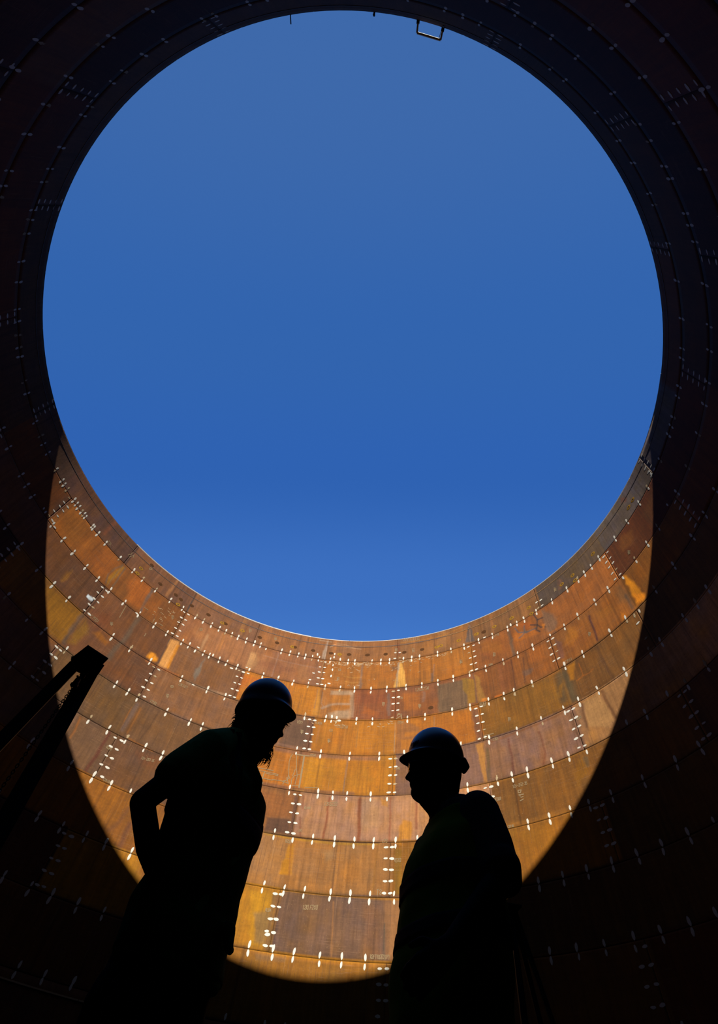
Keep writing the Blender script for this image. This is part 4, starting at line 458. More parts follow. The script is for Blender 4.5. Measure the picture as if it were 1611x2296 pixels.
TX, CH = json.loads('''[[["12KIF280",80.18,0.5606,77.71,0.5645],["T8",68.42,0.6071,67.48,0.6079],["W2FT10202(P)",68.89,0.4648,65.88,0.4659],["VL04",85.98,0.5449,85.07,0.5457],["12K6232",79.16,0.8527,76.64,0.8552],["VL4VR",82.77,0.8354,81.56,0.837],["C2310",83.47,1.0213,82.36,1.0231],["U250",84.99,0.7284,83.98,0.7271],["(P)",83.03,0.764,82.4,0.7643],["VLMS9",83.68,1.1548,82.18,1.1538],["V09",87.56,1.1458,86.37,1.1458],["12K025W",79.23,1.1469,76.42,1.1453],["127",80.26,1.452,78.83,1.4517],["12K025W",61.95,1.3001,58.71,1.2999],["VLMS3",48.07,1.1658,46.54,1.1654],["C351R",65.72,1.1636,64.41,1.1623],["VL92",65.73,1.2744,64.69,1.273],["2PL12FE0",64.86,1.5822,60.7,1.5742],["121-252-35",44.01,0.8556,41.37,0.8548],["VE008",47.63,0.831,46.36,0.8311],["C27-01",45.96,0.7494,44.9,0.7491],["C7R1",46.26,1.0241,45.1,1.0224],["VLMS3",29.99,0.9815,29.09,0.9855],["VLM3",47.91,1.1726,46.48,1.171],["VLM5",120.97,0.8373,119.86,0.8383],["C75-04",118.65,0.7502,117.43,0.7504],["121-253-35",114.51,0.853,112.14,0.8591],["C7502",117.84,1.0417,116.45,1.0409],["12K169",114.38,1.15,112.31,1.1521],["C7501",136.91,1.1872,134.97,1.1894],["73L",144.27,1.4856,142.99,1.4842],["2LP3E",42.64,1.4612,40.88,1.4599],["C7511",28.68,1.188,27.19,1.1866],["72M1",44.73,1.3308,43.66,1.3303],["L3VR",66.17,0.9819,65.01,0.9796],["4510",65.67,0.6921,64.49,0.6922],["L73",67.82,0.7468,66.96,0.7467]],[[0.03,[87.07,1020.0,87.35,1004.6,87.41,988.5,86.93,940.6,87.07,925.2]],[0.03,[86.26,1021.4,85.73,971.4,85.24,942.2,85.36,912.2]],[0.03,[84.64,951.2,85.85,940.6,86.2,927.7,86.08,910.3]],[0.03,[85.88,964.8,86.17,939.7]],[0.03,[86.93,940.6,86.65,930.9,87.4,918.4,87.73,905.7]],[0.03,[87.22,930.8,86.66,911.7]],[0.03,[91.93,913.6,89.8,913.8]],[0.03,[89.84,916.6,88.03,916.5,86.66,911.7]],[0.03,[93.09,946.8,90.09,947.3]],[0.03,[92.95,937.6,90.62,937.8]],[0.03,[90.62,937.8,88.99,937.3,89.06,932.6,91.38,932.7]],[0.03,[83.35,906.8,80.7,910.0]],[0.03,[87.79,917.2,87.12,922.1,86.65,930.9]],[0.03,[85.95,906.3,84.51,909.1]],[0.09,[84.66,1020.1,84.56,974.4,84.46,904.3]],[0.07,[86.34,1021.1,84.87,1020.5,83.68,1021.5]],[0.05,[91.69,937.0,91.86,897.7,91.92,896.1,91.57,894.4,91.54,900.4]],[0.04,[138.82,1520.5,138.42,1534.8,138.44,1546.1]],[0.04,[138.38,1515.7,137.71,1544.4]],[0.04,[137.84,1544.4,137.58,1529.8]],[0.04,[125.63,1336.1,125.7,1353.7]],[0.04,[124.44,1348.2,123.37,1349.1]],[0.04,[128.95,1371.6,128.03,1371.4]],[0.04,[132.41,1324.9,132.13,1265.2]],[0.04,[125.61,1277.3,125.58,1262.3]],[0.05,[65.89,1194.7,65.72,1205.5,65.36,1204.8]],[0.05,[65.34,1191.9,64.98,1196.7,64.88,1181.9]],[0.05,[66.06,1184.0,65.52,1190.4]],[0.05,[65.72,1201.8,64.9,1202.1]],[0.045,[43.22,845.0,42.7,843.8,42.85,837.1,43.25,838.1,43.22,845.0]],[0.045,[43.22,831.3,42.41,830.1]],[0.045,[43.06,831.9,43.04,826.9]],[0.045,[42.94,822.8,42.56,823.5]],[0.045,[43.18,814.2,42.57,816.3]],[0.045,[47.89,1052.7,45.96,1050.2]],[0.045,[48.03,1045.6,47.57,1038.6]],[0.04,[80.48,1430.9,79.96,1431.8,79.9,1422.8,80.42,1421.9,80.48,1430.9]],[0.04,[80.28,1136.3,79.82,1137.1,79.76,1130.0,80.23,1129.3,80.28,1136.3]],[0.04,[115.64,1134.9,115.24,1138.8,115.08,1132.7,115.48,1128.8,115.64,1134.9]],[0.04,[133.06,1548.4,132.65,1556.3,132.42,1549.2,132.83,1541.4,133.06,1548.4]],[0.04,[115.53,1431.0,115.08,1436.3,114.91,1428.5,115.36,1423.3,115.53,1431.0]],[0.04,[133.06,1549.6,132.65,1557.6,132.42,1550.5,132.83,1542.6,133.06,1549.6]],[0.045,[80.56,1385.9,80.04,1385.0]],[0.045,[80.52,1379.8,79.99,1378.9]],[0.045,[80.47,1373.8,79.95,1372.9]],[0.03,[80.45,1381.7,80.26,1366.3]],[0.045,[80.4,1096.1,79.94,1095.5]],[0.045,[80.37,1091.4,79.9,1090.8]],[0.045,[80.33,1086.7,79.86,1086.0]],[0.03,[80.31,1092.9,80.14,1080.8]],[0.045,[61.15,1237.3,60.67,1234.3]],[0.045,[61.15,1232.0,60.67,1229.0]],[0.045,[61.16,1226.7,60.68,1223.8]],[0.03,[61.08,1233.3,61.01,1219.5]],[0.045,[51.08,1408.4,50.59,1403.4]],[0.045,[51.11,1402.5,50.62,1397.6]],[0.045,[51.14,1396.6,50.65,1391.7]],[0.03,[51.03,1403.7,51.02,1388.2]],[0.045,[62.58,1529.0,62.03,1525.1]],[0.045,[62.58,1522.3,62.03,1518.4]],[0.045,[62.58,1515.6,62.04,1511.7]],[0.03,[62.49,1523.9,62.41,1506.4]],[0.045,[115.64,1096.0,115.22,1098.5]],[0.045,[115.54,1091.9,115.12,1094.4]],[0.045,[115.43,1087.8,115.01,1090.3]],[0.03,[115.51,1093.6,115.18,1083.6]],[0.045,[122.77,1415.3,122.3,1419.9]],[0.045,[122.64,1410.3,122.17,1414.8]],[0.045,[122.5,1405.3,122.04,1409.8]],[0.03,[122.61,1412.7,122.2,1400.7]],[0.045,[104.59,1543.2,104.06,1545.8]],[0.045,[104.49,1536.8,103.95,1539.4]],[0.045,[104.38,1530.5,103.85,1533.1]],[0.03,[104.44,1539.3,104.1,1523.8]],[0.045,[86.42,1119.7,85.95,1119.7]],[0.045,[86.37,1114.9,85.9,1114.9]],[0.045,[86.32,1110.1,85.85,1110.1]],[0.03,[86.31,1116.5,86.11,1104.4]],[0.045,[43.19,1385.1,42.72,1379.3]],[0.045,[43.24,1379.6,42.77,1373.7]],[0.045,[43.29,1374.0,42.82,1368.3]],[0.03,[43.15,1380.5,43.2,1365.7]],[0.045,[25.69,1526.6,25.25,1517.4]],[0.045,[25.79,1521.3,25.35,1512.1]],[0.045,[25.88,1516.0,25.44,1506.9]],[0.03,[25.69,1521.6,25.86,1506.8]],[0.045,[22.29,1242.7,21.92,1235.8]],[0.045,[22.38,1238.7,22.01,1231.9]],[0.045,[22.47,1234.6,22.1,1227.9]],[0.03,[22.3,1238.9,22.46,1227.8]],[0.045,[42.55,1090.8,42.14,1086.8]],[0.045,[42.59,1086.6,42.18,1082.6]],[0.045,[42.63,1082.4,42.22,1078.4]],[0.03,[42.51,1087.4,42.56,1076.1]],[0.045,[133.06,1225.4,132.66,1229.9]],[0.045,[132.92,1221.6,132.52,1226.0]],[0.045,[132.78,1217.7,132.38,1222.2]],[0.03,[132.9,1223.5,132.49,1214.5]],[0.045,[7.76,1384.6,7.43,1375.0]],[0.045,[7.88,1381.0,7.55,1371.5]],[0.045,[8.01,1377.4,7.68,1368.0]],[0.03,[7.79,1380.7,8.05,1370.2]],[0.045,[97.89,1545.0,97.34,1546.7]],[0.045,[97.8,1538.5,97.25,1540.1]],[0.045,[97.71,1531.9,97.16,1533.5]],[0.03,[97.74,1540.9,97.43,1524.6]],[0.045,[69.34,1263.2,68.84,1261.1]],[0.045,[69.32,1257.7,68.83,1255.6]],[0.045,[69.3,1252.2,68.81,1250.1]],[0.03,[69.25,1259.2,69.13,1245.1]],[0.045,[66.89,1544.4,66.33,1541.1]],[0.045,[66.87,1537.5,66.32,1534.2]],[0.045,[66.86,1530.7,66.31,1527.4]],[0.03,[66.79,1539.3,66.68,1521.5]]]]''')
for s_, a0, z0, a1, z1 in TX:
    k = math.radians(1) * R; z0 = z0 * R + EYE; z1 = z1 * R + EYE
    L_ = math.hypot((a1 - a0) * k, z1 - z0); n = len(s_); adv = L_ / n; u = adv * .8 / 4.4; bm = bmesh.new(); hu = min(u * 1.7, .075)
    for i, chh in enumerate(s_):
        t0 = i / n
        for pl in FONT.get(chh, []):
            pp = []
            for j in range(0, len(pl), 2):
                t = t0 + pl[j] * u / L_ + random.uniform(-.008, .008) / max(L_, .1)
                pp.append((a0 + (a1 - a0) * t, z0 + (z1 - z0) * t + pl[j + 1] * hu + random.uniform(-.01, .01)))
            ribbon(bm, pp, .026)
    bmobj('chalk_writing', bm, m_chalk, wall)
for i, (w, q) in enumerate(CH):
    bm = bmesh.new(); pp = [(q[j], q[j + 1] * .001 * R + EYE) for j in range(0, len(q), 2)]
    ribbon(bm, pp, max(w, .035) * 1.1, R - .006)
    bmobj('chalk_line', bm, m_chalk, wall)
# bright flakes of fresh rust under the top weld and in the worn patches
m_flake = pbr('fresh_rust', (.085, .045, .014), .8)
bm = bmesh.new()
for n_, A0, A1, Zf in ((110, 53.8, 84, lambda a: SEAM[1] - random.uniform(.08, .5) ** 1.3), (22, 119.5, 126.5, lambda a: SEAM[1] - random.uniform(.6, 1.9)), (26, 60, 84, lambda a: SEAM[1] - random.uniform(.4, 2.2)), (24, 66, 96, lambda a: SEAM[3] - random.uniform(.1, .5))):
    for _ in range(n_):
        a = random.uniform(A0, A1); z = Zf(a); da = random.uniform(.12, .8); ribbon(bm, [(a, z), (a + da * .5, z + random.uniform(-.05, .05)), (a + da, z + random.uniform(-.06, .06))], random.uniform(.02, .045))
o = bmobj('rust_flakes', bm, m_flake, wall); o['kind'] = 'stuff'

# ------------------------------------------------------------------ things on the rim
zr = SEAM[0] + .02
br = empty('scaffold_bracket', (1.256, -16.99, SEAM[0]))
tag(br, 'small olive square bracket frame hooked over the tank rim against the sky', 'bracket')
def L3(*p): return [Vector(p) - Vector(br.location)]
pA, pB, pC, pD = (Vector(q) - br.location for q in ((.7607, -17.03, zr), (.796, -16.63, zr), (1.752, -16.557, zr), (1.761, -16.93, zr)))
for a, b in ((pA, pB), (pC, pD), (pB, pC)):
    bm = bmesh.new(); box_bm(bm, a, b, .07, .07, bev=.008); bmobj('frame_bar', bm, m_olive, br)
for a, b in ((pA, pB), (pD, pC)):
    bm = bmesh.new(); box_bm(bm, a - (b - a).normalized() * .12, a.lerp(b, .38), .12, .12, bev=.015); box_bm(bm, a + Vector((0, 0, -.3)), a + Vector((0, 0, .12)), .06, .09, Vector((0, 1, 0)))
    bmobj('rim_clamp', bm, m_clamp, br)
bm = bmesh.new(); box_bm(bm, pC.lerp(pD, .15) + Vector((-.07, 0, .02)), pC.lerp(pD, .6) + Vector((-.06, 0, .02)), .02, .05); bmobj('bright_plate', bm, m_dull, br)['label'] = 'bright metal plate'
bm = bmesh.new(); a, b = Vector((-4.2, -16.53, zr)), Vector((-4.165, -16.315, zr)); tube_bm(bm, [(0, -.12, 0), (0, .1, 0), (b - a) + Vector((0, .1, 0))], .022, 8)
box_bm(bm, (-.05, -.14, 0), (.05, -.14, 0), .12, .16)
o = bmobj('guy_peg', bm, m_clamp); o.location = a; tag(o, 'thin dark peg pointing inward from the tank rim, left of top centre', 'peg')
bm = bmesh.new(); box_bm(bm, (0, -.15, 0), (0, .12, 0), .07, .06, bev=.01); tube_bm(bm, [(0, .1, -.05), (0, .1, .05)], .045, 8)
o = bmobj('rim_lug', bm, m_clamp); o.location = (-.955, -17.0, zr); tag(o, 'tiny dark lug on the tank rim near top centre', 'lug')

# ------------------------------------------------------------------ hoist mast with chain (left) and a second stand (far right)
def channel(name, a, b, w, d, mat, parent, face):
    """steel channel: web and two flanges"""
    a, b = Vector(a), Vector(b); dr = (b - a).normalized(); f = Vector(face); f = (f - dr * f.dot(dr)).normalized(); s_ = dr.cross(f)
    bm = bmesh.new(); t = .010
    prof = [(-w / 2, 0), (w / 2, 0), (w / 2, d), (w / 2 - t, d), (w / 2 - t, t), (-w / 2 + t, t), (-w / 2 + t, d), (-w / 2, d)]
    vs = [[bm.verts.new(p + s_ * x + f * y) for x, y in prof] for p in (a, b)]
    n = len(prof)
    for k in range(n): bm.faces.new((vs[0][k], vs[0][(k + 1) % n], vs[1][(k + 1) % n], vs[1][k]))
    for v_ in vs:
        for q in ((0, 7, 6, 5), (0, 5, 4, 1), (1, 4, 3, 2)): bm.faces.new([v_[i] for i in q])
    bmesh.ops.recalc_face_normals(bm, faces=bm.faces[:])
    return bmobj(name, bm, mat, parent)
base = Vector((.108, -7.973, 0)); mast = empty('hoist_mast', base)
tag(mast, 'dark steel hoist mast with flat top plate standing at the left', 'mast')
T = Vector((0, 0, 2.83))
pl = [Vector(q) - Vector((base.x, base.y)).to_3d() for q in ((.101, -8.111, 2.845), (.242, -8.003, 2.845), (.118, -7.821, 2.845), (-.028, -7.959, 2.845))]
bm = bmesh.new(); top = [bm.verts.new(p + Vector((0, 0, .014))) for p in pl]; bot = [bm.verts.new(p) for p in pl]
bm.faces.new(top); bm.faces.new(bot[::-1])
for k in range(4): bm.faces.new((bot[k], bot[(k + 1) % 4], top[(k + 1) % 4], top[k]))
bmesh.ops.recalc_face_normals(bm, faces=bm.faces[:]); bmobj('top_plate', bm, m_mast, mast)
cR = Vector((.128, -7.898, 2.8)) - base; cL = Vector((.010, -7.940, 2.8)) - base
fR = Vector((.345, -7.860, .012)) - base; fL = Vector((-.2368, -8.2108, .012)) - base
view = (Vector((CX, CY, 0)) - Vector((base.x, base.y, 0))).normalized(); side = Vector((-view.y, view.x, 0))
# twin channels of the upright, back to back with a slot
o_ = (cR - cL).normalized()
channel('upright_channel', fR + side * .028, cR + side * .028, .054, .05, m_mast, mast, -view)
channel('upright_channel', fR - side * .0265, cR - side * .0265, .054, .05, m_mast2, mast, -view)  # browner copy of the mast steel, the upright's lit face put into its colour
channel('brace_channel', fL, cL, .085, .04, m_mast, mast, -view)
bm = bmesh.new(); box_bm(bm, cR + Vector((0, 0, -.01)) + side * .04, cL + Vector((0, 0, -.005)), .03, .07); bmobj('gusset', bm, m_mast, mast)
bm = bmesh.new(); box_bm(bm, cL + Vector((-.03, 0, .0)), cL + Vector((.03, .0, .045)) + o_ * .05, .13, .03); box_bm(bm, cR + Vector((0, 0, -.03)), cR + Vector((0, 0, .045)), .14, .11, side); bmobj('head_block', bm, m_mast, mast)
for f_ in (fR, fL):
    bm = bmesh.new(); box_bm(bm, f_ + Vector((-.11, 0, -.006)), f_ + Vector((.11, 0, -.006)), .2, .012); bmobj('base_plate', bm, m_mast, mast)
def torus(bm, Rm, rm, stretch, rot, loc, n=14, m=6, a0=0, a1=2 * math.pi):
    full = abs(a1 - a0 - 2 * math.pi) < 1e-3; nn = n if full else n + 1; V = []
    for i in range(nn):
        t = a0 + (a1 - a0) * i / n; cx, cz = Rm * math.cos(t), Rm * math.sin(t) + (stretch if math.sin(t) > 0 else -stretch) * (1 if abs(math.sin(t)) > 1e-6 else 0)
        V.append([bm.verts.new(Vector(loc) + rot @ Vector((cx + rm * math.cos(p) * math.cos(t), rm * math.sin(p), cz + rm * math.cos(p) * math.sin(t)))) for p in (2 * math.pi * j / m for j in range(m))])
    for i in range(nn if full else nn - 1):
        A_, B_ = V[i], V[(i + 1) % nn]
        for j in range(m): bm.faces.new((A_[j], A_[(j + 1) % m], B_[(j + 1) % m], B_[j]))
    if not full: bm.faces.new(V[0]); bm.faces.new(V[-1][::-1])
chx = Vector((.120, -7.970, 0)); chain = empty('lifting_chain', (chx.x, chx.y, 0))
tag(chain, 'thin dark link chain hanging from the top of the steel mast', 'chain')
rv = Matrix.Rotation(math.atan2(side.y, side.x), 3, 'Z')
bm = bmesh.new(); torus(bm, .030, .010, 0, rv, (0, 0, 2.745), 20, 8); bmobj('shackle', bm, m_chain, chain, True)
bm = bmesh.new(); torus(bm, .022, .008, .006, rv, (0, 0, 2.695), 18, 8, -2.6, 2.0); tube_bm(bm, [(0, 0, 2.672), (0, 0, 2.655), (0, 0, 2.62)], [.012, .02, .022], 10); box_bm(bm, (-.026, 0, 2.605), (.026, 0, 2.605), .03, .03, bev=.006); bmobj('hook', bm, m_chain, chain)
la = bmesh.new(); torus(la, .0075, .0030, .0055, rv, (0, 0, 0), 12, 6); lam = bpy.data.meshes.new('chain_link'); la.to_mesh(lam); la.free(); lam.materials.append(m_chain)
lb = bmesh.new(); torus(lb, .0075, .0030, .0055, rv @ Matrix.Rotation(math.pi / 2, 3, 'Z'), (0, 0, 0), 12, 6); lbm = bpy.data.meshes.new('chain_link'); lb.to_mesh(lbm); lb.free(); lbm.materials.append(m_chain)
zc = 2.585; k = 0
while zc > .9:
    o = bpy.data.objects.new('chain_link', (lam, lbm)[k % 2]); o.location = (0, 0, zc); link(o, chain); zc -= .0200; k += 1
bm = bmesh.new(); torus(bm, .03, .010, .01, rv, (0, 0, .85), 20, 8); tube_bm(bm, [(0, 0, .8), (0, 0, .72)], [.03, .025], 12); bmobj('lower_hook', bm, m_chain, chain)

st = empty('tripod_stand', (4.88, -3.712, 0)); tag(st, 'dark slender tripod stand in the shadow behind the man in the grey sleeve', 'stand')
tp = Vector((0, 0, 3.42))
bm = bmesh.new(); box_bm(bm, (-.12, 0, 3.44), (.12, 0, 3.44), .22, .02); bmobj('top_plate', bm, m_mast, st)
for f_ in ((-.04, .02, 0), (.70, -.36, 0), (.37, -.17, 0), (-.3, -.5, 0)):
    f_ = Vector(f_); channel('leg', f_ + Vector((0, 0, .012)), tp + f_ * .05, .06, .03, m_mast, st, (0, -1, 0))
    bm = bmesh.new(); box_bm(bm, f_ + Vector((-.07, 0, .006)), f_ + Vector((.07, 0, .006)), .14, .012); bmobj('foot_plate', bm, m_mast, st)

# ------------------------------------------------------------------ the two men
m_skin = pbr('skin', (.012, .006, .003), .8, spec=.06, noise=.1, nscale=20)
m_hair = pbr('dark_hair', (.003, .002, .0015), .7, spec=.1)
def cloth(name, col, **k): return pbr(name, col, .95, spec=.05, noise=.25, nscale=25, bump=.3, **k)
m_green = cloth('green_shirt', (.12, .24, .05)); m_grey = cloth('slate_shirt', (.060, .050, .040))
m_hiv = cloth('lime_vest', (.11, .17, .003)); m_hiv2 = cloth('green_vest', (.04, .075, .012))
m_band = pbr('reflective_band', (.006, .006, .005), .8, spec=.05); m_bandb = pbr('blue_band', (.004, .005, .012), .8, spec=.05); m_red = cloth('red_edge', (.05, .006, .002))
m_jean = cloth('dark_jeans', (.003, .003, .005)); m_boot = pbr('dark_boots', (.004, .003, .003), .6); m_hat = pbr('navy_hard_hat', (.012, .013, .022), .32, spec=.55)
m_hat2 = pbr('slate_hard_hat', (.020, .021, .030), .3, spec=.6); m_strap = pbr('strap', (.003, .003, .003), .7); m_lens = pbr('dark_lens', (.004, .004, .005), .15, spec=.5)

def hand(bm, wrist, d, thumb, curl, L_=.085):
    """palm and five separate fingers; d = direction of the fingers, thumb = side the thumb leaves, curl = direction fingers bend"""
    w = Vector(wrist); d = Vector(d).normalized(); th = Vector(thumb); th = (th - d * th.dot(d)).normalized(); cu = Vector(curl); cu = (cu - d * cu.dot(d) - th * cu.dot(th)).normalized()
    for s_ in (-.026, -.009, .009, .026): limb(bm, [w + th * s_ * .6, w + d * L_ + th * s_], [.016, .014], 10)
    for i, (s_, ln) in enumerate(((.030, .068), (.010, .078), (-.011, .072), (-.031, .056))):
        b0 = w + d * L_ + th * s_; b1 = b0 + (d * .9 + cu * .35) * ln * .45; b2 = b1 + (d * .6 + cu * .8) * ln * .33; b3 = b2 + (d * .2 + cu * .95) * ln * .28
        limb(bm, [b0 - d * .01, b1, b2, b3], [.0105, .0095, .0088, .0075], 10)
    t0 = w + d * .025 + th * .022; t1 = t0 + (d * .5 + th * .75 + cu * .2) * .042; t2 = t1 + (d * .85 + th * .3 + cu * .35) * .034
    limb(bm, [t0, t1, t2], [.014, .0115, .009], 10)

def section_ring(cx, cy, z, F, W, D, n=40, p=2.3, a0=0):
    Lt = Vector((-F.y, F.x, 0)); out = []
    for k in range(n):
        t = 2 * math.pi * k / n + a0; c_, s_ = math.cos(t), math.sin(t)
        out.append(Vector((cx, cy, z)) + Lt * (W * math.copysign(abs(c_) ** (2 / p), c_)) + F * (D * math.copysign(abs(s_) ** (2 / p), s_)))
    return out
def interp(tab, z):
    tab = sorted(tab); zs = [t[0] for t in tab]
    return [float(np.interp(z, zs, [t[i] for t in tab])) for i in range(1, len(tab[0]))]
def folds(ring, z, seed, amp=.004):
    n = len(ring); c_ = sum(ring, Vector()) / n; o = []
    for k, p in enumerate(ring):
        t = 2 * math.pi * k / n
        q = math.sin(5 * t + seed + z * 9) * .5 + math.sin(9 * t + z * 23 + seed * 2) * .35 + math.sin(z * 46 + 2 * t + seed) * .5
        d = (p - c_).normalized(); o.append(p + d * amp * q)
    return o
def torso(bm, tab, F, kw, kd, scale, z0, z1, off=0.0, amp=.004, seed=0, steps=40):
    rings = []
    for i in range(steps + 1):
        z = z0 + (z1 - z0) * i / steps; u, h = interp(tab, z)
        r_ = section_ring(u, 0, z, F, h * kw * scale + off, h * kd * scale + off)
        rings.append(folds(r_, z, seed, amp))
    loft_bm(bm, rings)

def helmet(parent, cu, cv, z0, a, b, h, s, brim, skirt, flare, mat, tilt=0.0, ridge=.006):
    """hard hat: domed shell with ridge, lip all round and a peak at the front (s = -1 faces -x)"""
    rings = []; n = 56
    def P(t, el):
        x = a * math.cos(el) ** .92 * math.cos(t); y = b * math.cos(el) ** .92 * math.sin(t); z = h * math.sin(el) ** .95
        rg = ridge * math.exp(-(y / .018) ** 2) * math.sin(el) ** .5; rg2 = ridge * .5 * math.exp(-((abs(y) - .045) / .010) ** 2) * math.sin(el)
        return Vector((x, y, z + rg - rg2))
    for i in range(17):
        el = math.radians(90 - i * 90 / 16 * .999); rings.append([P(2 * math.pi * k / n, max(el, 1e-3)) for k in range(n)])
    for dz, fl, bf in ((-.008, .25, .10), (-.016, .6, .45), (-.024, .9, .8), (-.03, 1.0, 1.0)):
        r_ = []
        for k in range(n):
            t = 2 * math.pi * k / n; fr = max(0, math.cos(t)) ** 5
            sk = skirt / .03
            r_.append(Vector(((a + flare * fl + brim * bf * fr) * math.cos(t), (b + flare * fl) * math.sin(t), dz * sk * (1 - .92 * max(0, math.cos(t)) ** .6) - .006 * bf * fr)))
        rings.append(r_)
    inner = [[p * .965 + Vector((0, 0, -.001)) for p in r_] for r_ in rings]
    bm = bmesh.new(); vo = [[bm.verts.new(p) for p in r_] for r_ in rings]; vi = [[bm.verts.new(p) for p in r_] for r_ in inner]
    for V in (vo, vi):
        for A_, B_ in zip(V[:-1], V[1:]):
            for k in range(n): bm.faces.new((A_[k], A_[(k + 1) % n], B_[(k + 1) % n], B_[k]))
    for k in range(n): bm.faces.new((vo[-1][k], vo[-1][(k + 1) % n], vi[-1][(k + 1) % n], vi[-1][k]))
    bmesh.ops.remove_doubles(bm, verts=bm.verts[:], dist=1e-5); bmesh.ops.recalc_face_normals(bm, faces=bm.faces[:])
    mt = Matrix.Translation((cu, cv, z0)) @ Matrix.Rotation(tilt, 4, 'Y') @ (Matrix.Rotation(math.pi, 4, 'Z') if s < 0 else Matrix.Identity(4))
    bm.transform(mt); o = bmobj('hard_hat', bm, mat, parent, True)
    return o, mt

def person(az, D, name):
    a = math.radians(az); o = empty(name, (CX + D * math.cos(a), CY + D * math.sin(a), 0), a - math.pi / 2); return o

def boots_legs(bm, hipL, hipR, footL, footR, F):
    for hp, ft in ((hipL, footL), (hipR, footR)):
        hp, ft = Vector(hp), Vector(ft); kn = hp.lerp(ft, .48) + F * .035
        limb(bm, [hp, kn, Vector((ft.x, ft.y, .12))], [.085, .058, .042])
        limb(bm, [Vector((ft.x, ft.y, .07)) - F * .04, Vector((ft.x, ft.y, .04)) + F * .13], [.042, .034])

# ---------------- right-hand man, in profile to the left
RM = person(74.46, 1.93, 'person')
tag(RM, 'standing man in grey-sleeved shirt, lime safety vest and ridged hard hat, facing left', 'person')
F = Vector((-.83, -.55, 0)); Lt = Vector((-F.y, F.x, 0))
tabR = [(1.50, .066, .085), (1.47, .078, .110), (1.45, .085, .118), (1.4, .075, .128), (1.35, .054, .147), (1.3, .040, .156), (1.25, .035, .161), (1.2, .035, .164), (1.15, .033, .167), (1.1, .030, .170), (1.05, .025, .172), (1, .018, .175), (.95, .013, .174), (.9, .012, .168), (.82, .014, .162), (.75, .014, .158)]
KW, KD = 1.30, .84
bm = bmesh.new()
torso(bm, tabR, F, KW, KD, .86, .84, 1.50, 0, 0)
# neck and head
HD = [(1.735, -.085, .085, .060), (1.70, -.104, .108, .072), (1.683, -.108, .112, .075), (1.653, -.108, .108, .077), (1.638, -.103, .105, .077), (1.624, -.099, .102, .076), (1.61, -.097, .098, .075), (1.599, -.097, .094, .074), (1.59, -.101, .092, .073), (1.586, -.103, .092, .072), (1.581, -.100, .091, .071), (1.577, -.104, .091, .071), (1.568, -.098, .090, .070), (1.559, -.095, .088, .068), (1.548, -.098, .085, .065), (1.538, -.098, .080, .062), (1.527, -.092, .078, .058), (1.517, -.080, .074, .050), (1.510, -.066, .07, .042)]
def head_rings(tab, s, cv):
    out = []
    for z, f, b, w in tab:
        n = 36; r_ = []
        for k in range(n):
            t = 2 * math.pi * k / n; x = math.cos(t); y = math.sin(t); mid = (f + b) / 2; hw = (b - f) / 2
            yy = w * (abs(y) ** .85) * math.copysign(1, y)
            if x * s > .0: yy *= 1 - .30 * (x * s) ** 2       # the face is narrower than the skull
            r_.append(Vector((mid + hw * x, cv + yy, z)))
        out.append(r_)
    return out
loft_bm(bm, head_rings(HD, -1, 0))
def face_bits(bm, s, x0, ztop, cv=0):
    """nose, brows, cheeks, lips and ears; x0 = front plane of the face"""
    limb(bm, [(x0 * 1.0 - s * .004, cv, ztop), (x0 + s * .006, cv, ztop - .018), (x0 + s * .012, cv, ztop - .030)], [.006, .009, .0095], 12)
    for q in (-1, 1):
        limb(bm, [(x0 + s * .002, cv + q * .009, ztop - .034)] * 1 + [(x0 - s * .006, cv + q * .012, ztop - .034)], [.007, .006], 10)
        limb(bm, [(x0 - s * .006, cv + q * .010, ztop + .008), (x0 - s * .018, cv + q * .045, ztop + .009)], [.008, .007], 10)
        limb(bm, [(x0 - s * .030, cv + q * .045, ztop - .022), (x0 - s * .050, cv + q * .060, ztop - .03)], [.014, .012], 10)
        e = Vector((x0 - s * .100, cv + q * .077, ztop - .012))
        limb(bm, [e + Vector((-s * .012, q * .010, .022)), e + Vector((-s * .015, q * .012, 0)), e + Vector((-s * .006, q * .006, -.026))], [.007, .006, .007], 10)
        limb(bm, [e + Vector((s * .004, q * .004, .018)), e + Vector((-s * .008, q * .010, .026))], [.005, .006], 10)
face_bits(bm, -1, -.100, 1.636)
limb(bm, [(.010, 0, 1.56), (.020, 0, 1.50), (.045, 0, 1.44)], [.064, .060, .068])
limb(bm, [(.035, 0, 1.55), (.045, 0, 1.47)], [.052, .056])
limb(bm, [(-.045, 0, 1.520), (-.012, 0, 1.488)], [.026, .030])
# near (left) arm: hand brought to the front of the belt
sh, up, el, fo, wr = Vector((.150, -.125, 1.412)), Vector((.178, -.16, 1.29)), Vector((.190, -.19, 1.180)), Vector((.105, -.25, 1.048)), Vector((.018, -.28, .968))
limb(bm, [sh, up, el], [.055, .048, .040]); limb(bm, [el, el.lerp(wr, .3), wr], [.040, .040, .026])
hand(bm, wr, Vector((-.12, -.02, -.10)), (-.3, 0, 1), (0, 1, .1))
